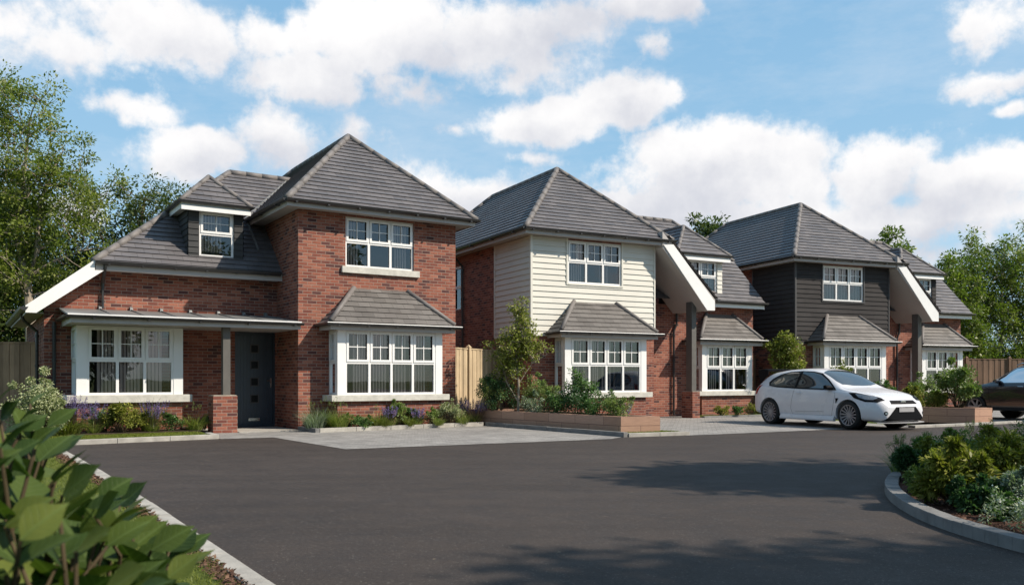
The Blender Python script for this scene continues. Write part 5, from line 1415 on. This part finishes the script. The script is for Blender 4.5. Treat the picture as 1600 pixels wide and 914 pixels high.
# trees across the road behind the viewer, which the window panes mirror
for i, (x, y, h, lab) in enumerate([(-16, -20, 9, 'first tree of the row behind the viewer, opposite the brick house'), (-7, -24, 11, 'second and tallest tree of the row behind the viewer'), (3, -22, 9.5, 'third tree of the row behind the viewer'), (13, -25, 10.5, 'fourth tree of the row behind the viewer'), (23, -20, 9, 'last tree of the row behind the viewer, toward the dark car')]):
    tree('roadside_tree', (x, y, 0), lab, [[(0, 0, -.1, .3), (.2, 0, 3, .22), (0, 0, h*.8, .08)], [(.1, 0, 2.2, .16), (1.4, .3, h*.6, .06)]], [(0, 0, h*.55, 3.6, 3.0, h*.42)], 90, 45, .42, 'leaf_tree_dark', 'bark', 35+i, 1.1, group='row of trees across the road', minz=1.2, hollow=.1)

# ---- lower planting, set out by the bed each plant grows in
def at(px, py, z=0.0):
    x, y = ground_at(px, py, z); return (x, y), y/FPX
def on_row(i, px, yl):            # the point of a bed row (house-local depth yl) seen in photo column px
    X0, Y0, t = HOUSES[i]; c, s = math.cos(t), math.sin(t); k = (px-800)/FPX
    # X = X0+x*c-yl*s, Y = Y0+x*s+yl*c, X = k*Y
    x = (k*(Y0+yl*c) - X0 + yl*s)/(c-k*s)
    return house_point(i, x, yl)
SH = 'shrubs in the garden beds'; GR = 'ornamental grasses in the beds'; LV = 'lavender clumps in the beds'
def rowp(i, px, yl, top, z):
    p = on_row(i, px, yl); return p, p[1]/FPX, 1.12*max(.08, CAM_H+(HPY-top)/FPX*p[1]-z)
def row_shrub(i, px, yl, wpx, top, z, mat, leaf, n, label, seed, **k):
    loc, sc, h = rowp(i, px, yl, top, z); shrub('shrub', loc, label, wpx*sc/2, wpx*sc/2*k.pop('dy', .8), h, mat, leaf, n, SH, seed, z0=z, **k)
def row_lav(i, px, yl, r, top, label, seed, z=.07, **k):
    loc, sc, h = rowp(i, px, yl, top, z); lavender(loc, label, r, h, LV, seed, z, **k)
def row_grass(i, px, yl, r, top, label, mt, seed, z=.07, **k):
    loc, sc, h = rowp(i, px, yl, top, z); grass_clump(loc, label, r*1.3, h, mt, GR, seed, z, **k)
loc, sc = at(55, 683, .05)
shrub('shrub', loc, 'rounded variegated cream-green shrub in front of the left fence', 48*sc, 42*sc, 1.22, 'leaf_variegated', .05, 9000, SH, 41, z0=.05, lumps=34)
row_grass(0, 104, -.1, .3, 648, 'strap leaved clump at the foot of the variegated shrub', 'lawn_blade', 60, w=.022, bend=.8)
row_lav(0, 116, .0, .24, 626, 'lavender clump at the left end of the porch bed', 50, spikes=34)
row_lav(0, 146, .15, .26, 636, 'lavender clump left of the golden shrub', 51, spikes=30)
row_shrub(0, 190, .15, 84, 634, .07, 'leaf_gold', .065, 3600, 'low golden leaved shrub under the porch bay window', 42, width=.42, lumps=24, dy=.5)
row_grass(0, 232, .42, .26, 622, 'tall fine grass behind the lavender under the porch bay', 'grass_blade', 62, n=260, w=.013)
row_lav(0, 240, .1, .26, 634, 'lavender clump between the golden shrub and the geranium', 52, spikes=40)
row_shrub(0, 271, .15, 42, 650, .07, 'leaf_green', .045, 1700, 'small bright green geranium mound beside the golden shrub', 43, lumps=14)
row_grass(0, 306, .2, .34, 645, 'yellow green grass tuft by the brick pier of the porch', 'grass_blade', 61, n=300, w=.016, plumes=7, bend=.7)
# wing bay bed
row_grass(0, 492, -.80, .34, 640, 'silvery grass tuft at the left end of the wing bed', 'leaf_silver', 70, n=300, plumes=8, w=.016)
row_grass(0, 528, -.85, .34, 642, 'yellow grass tuft, second plant in the wing bed', 'grass_blade', 71, n=320, plumes=10, w=.016)
row_shrub(0, 563, -.88, 42, 656, .07, 'leaf_green', .04, 1500, 'low green ground shrub between the two yellow grass tufts', 75, lumps=14)
row_grass(0, 590, -.85, .30, 645, 'yellow grass tuft left of the tall bush under the wing bay', 'grass_blade', 72, n=280, plumes=4, w=.016)
row_shrub(0, 619, -.74, 44, 627, .07, 'leaf_soft', .045, 2400, 'tall loose green bush under the middle of the wing bay', 76, lumps=18, dy=.5)
row_lav(0, 610, -.95, .2, 640, 'lavender in front of the tall bush under the wing bay', 80)
row_grass(0, 640, -.95, .2, 650, 'short green grass tuft right of the tall bush under the wing bay', 'lawn_blade', 73, n=220)
row_lav(0, 652, -.85, .18, 642, 'small lavender under the right part of the wing bay', 82)
row_shrub(0, 672, -.82, 40, 642, .07, 'leaf_soft', .035, 2200, 'feathery olive bush left of the pale mound in the wing bed', 77, lumps=16, dy=.6)
row_shrub(0, 703, -.75, 52, 629, .07, 'leaf_variegated', .035, 4200, 'pale green mounded shrub near the right end of the wing bed', 78, lumps=26, dy=.6)
row_grass(0, 510, -.55, .3, 636, 'tall fine grass between the silvery and the yellow tufts, close to the bay wall', 'leaf_soft', 170, n=300, plumes=8, w=.012)
row_shrub(0, 546, -.66, 34, 645, .07, 'leaf_soft', .04, 1800, 'olive bush behind the second yellow grass tuft', 171, lumps=14, dy=.5)
row_shrub(0, 640, -.66, 40, 636, .07, 'leaf_green', .045, 2200, 'dark green bush right of the tall bush, tight to the bay wall', 172, lumps=14, dy=.5)
row_grass(0, 600, -.98, .22, 652, 'short bright grass at the kerb in front of the tall bush', 'lawn_blade', 173, n=220)
row_grass(0, 686, -1.0, .2, 652, 'short grass at the kerb in front of the pale mound', 'grass_blade', 174, n=220)
row_grass(0, 722, -.80, .24, 644, 'arching grass between the pale mound and the big lavender', 'grass_blade', 175, n=260)
row_shrub(0, 320, .35, 30, 652, .07, 'leaf_soft', .04, 1200, 'small olive bush tight beside the brick porch pier', 176, lumps=10)
row_shrub(0, 160, .45, 46, 640, .07, 'leaf_green', .045, 1800, 'dark green bush behind the golden shrub, left part of the porch bed', 177, lumps=14)
row_lav(0, 741, -.50, .34, 630, 'big lavender clump beside the terracotta planter, right end of the wing bed', 81, spikes=60)
# long planter (soil at .35)
Z1 = .35
x_, y_ = ground_at(806, 640, .35)
def L1(x, y): return P0(x, y)
tx, ty = P0(5.35, -1.3)
tree('small_tree', (tx, ty, Z1), 'slender multi-stemmed small tree in the long terracotta planter', [[(0, 0, 0, .035), (.02, 0, .7, .03), (-.05, 0, 1.4, .024), (.05, 0, 2.1, .014), (.02, 0, 2.6, .007)], [(.02, 0, .25, .018), (-.28, 0, .75, .013), (-.42, .05, 1.3, .008)], [(.02, 0, .75, .016), (.35, 0, 1.25, .011), (.75, 0, 1.5, .007)]],
     [(0, 0, 1.75, .62, .5, .62), (.10, 0, 2.5, .30, .28, .50), (-.25, 0, 1.2, .55, .4, .45), (.35, 0, 1.6, .55, .4, .25), (-.75, 0, 1.75, .3, .25, .12)], 175, 40, .068, 'leaf_lime', 'pale_bark', 91, .15, group='small planted trees', twigs=2, minz=.7, hollow=.05, width=.6)
def pb(x, y, rx, h, mat, leaf, n, lab, seed, **k): shrub(k.pop('name', 'shrub'), P0(x, y), lab, rx, rx*k.pop('dy', .9), h, mat, leaf, n, SH, seed, z0=Z1, **k)
pb(5.05, -.75, .58, 1.15, 'leaf_deep', .055, 4200, 'tall dark leafy bush left of the small tree in the long planter', 92, lumps=18)
pb(5.25, .0, .5, .75, 'leaf_soft', .045, 2600, 'loose bush at the back left corner of the long planter', 93)
pb(5.32, -2.0, .38, .34, 'leaf_silver', .045, 1900, 'silver leaved low plant in front of the small tree', 94)
pb(5.85, -1.6, .50, 1.15, 'leaf_soft', .045, 4000, 'feathery upright bush between the small tree and the bay window', 95, lumps=18)
pb(5.5, -2.8, .45, .55, 'leaf_green', .05, 2800, 'mid green bush in the middle of the long planter', 96)
pb(5.6, -3.6, .46, .52, 'leaf_deep', .055, 2800, 'dark green bush in the middle of the long planter', 97)
pb(5.6, -4.3, .42, .46, 'leaf_green', .05, 2400, 'low green bush near the front of the long planter', 98)
pb(5.68, -4.95, .44, .46, 'leaf_soft', .04, 3400, 'round olive green bush at the front end of the long planter', 99, lumps=18)
t2 = P0(5.75, -3.2)
tree('small_tree', (*t2, Z1), 'young leafy sapling in the long planter, in front of the cream house bay window', [[(0, 0, 0, .018), (.02, 0, .5, .013), (0, 0, .95, .006)]],
     [(0, 0, .72, .28, .24, .30), (.3, 0, .62, .26, .2, .2), (-.15, 0, .45, .22, .2, .15)], 40, 26, .075, 'leaf_green', 'stem', 100, .13, group='small planted trees', twigs=1, minz=.2, hollow=.05, width=.55)
lavender(P0(6.35, -4.2), 'lavender on the far side of the long planter by the porch pier', .26, .62, LV, 101, .06, 34)
# beside the second house
for i, (px, py, w, h, mt, lf, lab) in enumerate([(1127, 649, 26, 18, 'leaf_gold', .05, 'golden low shrub left under the side bay of the cream house'), (1150, 649, 22, 15, 'leaf_green', .05, 'small strap leaved green plant under the side bay of the cream house'), (1173, 648, 30, 17, 'leaf_gold', .05, 'golden low shrub right under the side bay of the cream house, behind the car')]):
    loc, sc = at(px, py, .05); shrub('shrub', loc, lab, w*sc/2, w*sc/2.4, h*sc, mt, lf, 1100, SH, 110+i, z0=.045, lumps=12)
m_ = MB(); m_.prism_z([P1(6.2, .55), P1(6.2, .0), P1(9.6, .0), P1(9.6, 1.2), P1(6.7, 1.2)][::1], .0, .045); struct(m_.build('lawn', 'turf'))
kerb([P1(6.1, .0-.02), P1(9.7, -.02)], .1, .06, 'grey_kerb', left=False)
tA, yA = ground_at(1236, 650)
tree('small_tree', (9.15, 28.6, 0), 'small yellow-green tree between the cream and black boarded houses, behind the white car', [[(0, 0, 0, .04), (0, 0, 1.0, .03), (.05, 0, 1.9, .02), (0, 0, 2.7, .008)], [(0, 0, .9, .018), (.5, 0, 1.7, .009)]],
     [(0, 0, 1.9, .62, .5, .9), (.25, 0, 1.4, .55, .45, .5), (-.25, 0, 2.3, .45, .4, .35)], 130, 55, .085, 'leaf_lime', 'stem', 120, .17, group='small planted trees', twigs=1, minz=.8, hollow=.05, width=.6)
tree('small_tree', (10.55, 27.4, 0), 'thin sapling showing above the roof of the white car', [[(0, 0, 0, .02), (0, 0, 1.0, .014), (.05, 0, 1.75, .006)]],
     [(0, 0, 1.5, .4, .35, .3), (-.1, 0, 1.1, .35, .3, .3)], 30, 26, .085, 'leaf_lime', 'stem', 121, .14, group='small planted trees', twigs=1, minz=.5, hollow=.05, width=.6)
shrub('shrub', (12.0, 27.6), 'bright green leafy bush over the bonnet of the white car', .5, .45, 1.25, 'leaf_green', .075, 3000, SH, 122, z0=0, lumps=16)
# short planter
sp = [(11.75, 25.2, .42, .62, 'leaf_gold', .06, 3600, 'golden green hedge plant at the left end of the short planter', 130), (12.15, 24.5, .40, .50, 'leaf_gold', .06, 3200, 'golden green hedge plant in the middle of the short planter', 131),
      (12.6, 24.2, .62, 1.35, 'leaf_soft', .085, 5200, 'big leafy green bush at the right end of the short planter', 132), (12.35, 25.6, .5, 1.0, 'leaf_soft', .07, 3000, 'taller green bush at the back of the short planter', 133)]
for x, y, rx, h, mt, lf, n, lab, sd in sp: shrub('shrub', (x, y), lab, rx, rx*.85, h, mt, lf, n, SH, sd, z0=.37, lumps=18)

# ---- island bed on the right
IS = 'shrubs on the island bed'
def isl_shrub(px, pyb, z, wpx, hpx, mat, leaf, n, lab, seed, **k):
    loc, sc = at(px, pyb, .05); shrub('shrub', loc, lab, wpx*sc/2, wpx*sc/2*k.pop('dy', .8), hpx*sc, mat, leaf, n, IS, seed, z0=.05, **k)
isl_shrub(1418, 752, 0, 60, 60, 'leaf_deep', .045, 5200, 'dark green shrub at the left tip of the island bed', 140, lumps=20)
isl_shrub(1492, 788, 0, 125, 92, 'leaf_gold', .07, 7000, 'large golden leaved shrub filling the middle of the island bed', 141, width=.36, lumps=26)
isl_shrub(1560, 770, 0, 110, 95, 'leaf_lime', .065, 6000, 'yellow-green shrub right of the large golden shrub on the island', 142, width=.36, lumps=24)
isl_shrub(1475, 735, 0, 90, 55, 'leaf_green', .05, 4200, 'green mound behind the golden shrub on the island', 143, lumps=18)
isl_shrub(1548, 738, 0, 95, 60, 'leaf_deep', .05, 5000, 'dark green mound at the back of the island bed', 144, lumps=18)
isl_shrub(1600, 745, 0, 90, 96, 'leaf_soft', .03, 5200, 'feathery dark bush at the right edge, back of the island bed', 145, lumps=26)
isl_shrub(1588, 800, 0, 80, 70, 'leaf_silver', .035, 7000, 'grey-green twiggy shrub at the right edge of the island bed', 146, lumps=24)
isl_shrub(1568, 812, 0, 60, 34, 'leaf_green', .03, 3000, 'fine leaved green cushion plant by the kerb of the island', 147, lumps=18)
isl_shrub(1450, 770, 0, 70, 46, 'leaf_soft', .045, 3600, 'loose olive bush in front of the dark shrub at the left tip of the island', 180, lumps=20)
isl_shrub(1530, 800, 0, 80, 44, 'leaf_deep', .045, 3800, 'low dark green bush between the golden shrub and the island kerb', 181, lumps=20)
isl_shrub(1500, 742, 0, 80, 70, 'leaf_soft', .04, 4200, 'loose olive bush at the back of the island behind the golden shrub', 182, lumps=22)
isl_shrub(1455, 745, 0, 60, 62, 'leaf_lime', .045, 3000, 'yellow-green bush behind the left tip of the island', 183, lumps=18)
isl_shrub(1640, 800, 0, 90, 95, 'leaf_green', .05, 2600, 'green shrub just outside the right edge on the island', 148, lumps=18)
for i, (px, py, h, lab) in enumerate([(1408, 742, 70, 'wispy grass with tall stalks at the left tip of the island bed'), (1440, 728, 60, 'wispy grass behind the left tip of the island bed'), (1524, 724, 78, 'wispy grass with tall stalks at the back of the island bed')]):
    loc, sc = at(px, py, .05); grass_clump(loc, lab, .22, h*sc*.62, 'leaf_soft', 'wispy grasses on the island', 150+i, .05, n=240, w=.009, plumes=22, spread=.5)
def white_flowers():
    rng = np.random.default_rng(160); loc, sc = at(1592, 828, .05)
    R = empty('flowering_shrub', (*loc, .05), 0, 'small white flowered plant beside the kerb at the right edge', 'flowering plant', IS)
    cl = [(rng.uniform(-.25, .3), rng.uniform(-.15, .25), rng.uniform(.05, .3), .07) for _ in range(16)]
    foliage('foliage', cl, 60, .03, 'leaf_silver', R, .4, .6, 0, 1, rng)
    foliage('blossom', [(x, y, z+.06, .035) for x, y, z, _ in cl], 9, .016, 'petal_white', R, .8, .8, 0, 1, rng)
white_flowers()

# ---- lawn blades and bark chips near enough to show
def scatter_blades(name, region, n, h, w, z, mat, label, seed):
    rng = np.random.default_rng(seed); P = region(n, rng); n = len(P)
    a = rng.uniform(0, 2*PI, n); s = rng.uniform(.1, .8, n); D = unit(np.stack([s*np.cos(a), s*np.sin(a), np.ones(n)], 1))
    L = h*rng.uniform(.5, 1.3, (n, 1)); v, m = blades(np.c_[P, np.full(n, z)], D, L, w, .4, rng, 2)
    o = raw_mesh(name, v, m, 4, mat, None, np.tile(rng.uniform(0, 1, n), 2)); return tag(o, label, 'grass', kind='stuff')
def quad_region(a, b, c, d):
    a, b, c, d = [np.array(p) for p in (a, b, c, d)]
    def f(n, rng):
        u, v = rng.uniform(0, 1, (n, 1)), rng.uniform(0, 1, (n, 1)); return (a*(1-u)+b*u)*(1-v)+(d*(1-u)+c*u)*v
    return f
def verge_region(n, rng):
    t = rng.uniform(0, 1, n); y = 2.2+12.0*t**1.5; x = np.interp(y, [p[1] for p in LK[::-1]], [p[0] for p in LK[::-1]]) - .24 - rng.exponential(.9, n)
    x -= .10*np.sin(y*3.1)
    k = rng.uniform(0, 1, n) < .75+.25*np.sin(x*5)*np.sin(y*4); return np.stack([x, y], 1)[k]
scatter_blades('grass', verge_region, 46000, .05, .0045, .02, 'lawn_blade', 'mown grass verge in the left foreground behind the big leaved bush', 200)
scatter_blades('grass', quad_region(P0(-2.4, -.4), P0(-2.4, -1.85), ground_at(97, 694), P0(-5.4, -.45)), 16000, .05, .008, .055, 'lawn_blade', 'strip of lawn between the porch bed and its pale kerb', 201)
scatter_blades('grass', quad_region(P0(4.8, -.8), P0(5.0, -5.9), P0(6.4, -6.1), P0(6.2, -5.8)), 5000, .05, .008, .06, 'lawn_blade', 'thin strip of lawn along the foot of the long planter', 202)
def chips(name, region, n, z, mat, label, seed):
    rng = np.random.default_rng(seed); P = region(n, rng); n = len(P); P = np.c_[P, z+rng.uniform(0, .015, n)]
    D = unit(rng.normal(0, 1, (n, 3))*np.array([1, 1, .25])); v = leaf_quads(P, D, .035, .5, .1, 0, rng)
    return tag(raw_mesh(name, v, n, 4, mat, None, rng.uniform(0, 1, n)), label, 'bark chips', kind='stuff')
leaf_mat('bark_chip', (.035, .018, .012), (.09, .048, .032), (.17, .10, .065), transl=.02, gloss=.2, rough=.8)
def strip_region(n, rng):
    y = 3.5+10*rng.uniform(0, 1, n)**1.4; x = np.interp(y, [p[1] for p in LK[::-1]], [p[0] for p in LK[::-1]]) - .15 - rng.uniform(0, .15, n); return np.stack([x, y], 1)
chips('bark_chips', strip_region, 5000, .026, 'bark_chip', 'reddish bark chips along the left kerb edging', 210)
def isl_region(n, rng):
    x = rng.uniform(3.6, 7, n); y = rng.uniform(4.2, 11.2, n); k = x > np.interp(y, [p[1] for p in isl[2:14]][::-1], [p[0] for p in isl[2:14]][::-1])+.22; return np.stack([x, y], 1)[k]
chips('bark_chips', isl_region, 12000, .052, 'bark_chip', 'reddish bark chips covering the island bed', 211)

# ---- big leaved bush close to the viewer
def laurel():
    rng = np.random.default_rng(303)
    R = empty('laurel_bush', (-1.05, 1.55, .0), 0, 'large dark green broad leaved bush close up in the bottom left corner', 'bush')
    nl = 7; T = MB()
    V = []; UV = []; TONE = []; F = []
    prof = [0.012, .17, .29, .37, .41, .40, .355, .27, .16, .06, 0]       # half width along the blade
    def leaf(p, d, up, L, tone):
        d = d/np.linalg.norm(d); s = np.cross(d, up); s /= np.linalg.norm(s); u = np.cross(s, d)
        b = len(V); k = len(prof); curl = rng.uniform(-.05, .22); cup = rng.uniform(.08, .22); tw = rng.normal(0, .25)
        for i in range(k):
            t = i/(k-1); c = p+d*L*t - u*L*curl*t*t; w = L*prof[i]*.98*rng.uniform(.95, 1.05)*.98
            s2 = s*math.cos(tw*t)+u*math.sin(tw*t); u2 = u*math.cos(tw*t)-s*math.sin(tw*t)
            for q, m in ((-1, 1), (-.5, .35), (0, 0), (.5, .35), (1, 1)):
                V.append(c+s2*w*q+u2*w*cup*m); UV.append((prof[i]*q, t))
        for i in range(k-1):
            for j in range(4):
                a = b+i*5+j; F.append((a, a+1, a+6, a+5)); TONE.append(tone)
    def shoot(base, tip, n, L):
        base, tip = np.array(base), np.array(tip); P = limb(T, base, tip, .007, .003, .06, 6, 6, rng)
        ax = tip-base; ax /= np.linalg.norm(ax)
        for i in range(n):
            t = .25+.75*i/(n-1); p = np.array(P[0])+(np.array(P[-1])-np.array(P[0]))*t
            j = min(5, int(t*6)); f = t*6-j; p = np.array(P[j])*(1-f)+np.array(P[min(6, j+1)])*f
            a = i*2.4+rng.normal(0, .35); side = np.array([math.cos(a), math.sin(a), .15]); side = side-ax*side.dot(ax)*.6
            d = side+ax*(.35+.7*(t > .9)); leaf(p, d, np.array([rng.normal(0, .35), rng.normal(0, .35)-.25, 1.0]), L*rng.uniform(.72, 1.2)*(.75 if t > .93 else 1), rng.uniform(0, 1))
    for i in range(330):
        x, y = rng.uniform(-.75, .52), rng.uniform(-.62, .55)
        X, Y = x-1.05, y+1.55
        lim = -.355*Y - .065
        if X > lim: continue
        edge = min(1, (lim-X)/.30)
        zm = .965+.20*max(0, min(1, (-.43*Y-X)/.26)) - .09*(1-edge)
        z = zm*(rng.uniform(.45, 1.0) if i % 2 else rng.uniform(.88, 1.0)) - .02
        shoot((x*.4-.05, y*.4, .1), (x, y, max(.35, z)), 9, .108)
    T.tube([(0, 0, 0), (0, 0, .5)], .02, 6)
    T.build('stem', 'stem', R)
    me = bpy.data.meshes.new('leaf_canopy'); me.from_pydata([tuple(v) for v in V], [], F)
    uv = me.uv_layers.new(name='UVMap'); li = np.array([i for f in F for i in f]); uv.data.foreach_set('uv', np.array(UV, dtype=np.float32)[li].ravel())
    at_ = me.attributes.new('rnd', 'FLOAT', 'FACE'); at_.data.foreach_set('value', np.array(TONE, dtype=np.float32))
    me.polygons.foreach_set('use_smooth', [True]*len(me.polygons)); me.materials.append(MATS['laurel_leaf'])
    o = bpy.data.objects.new('leaf_canopy', me); COL.objects.link(o); o.parent = R
laurel()
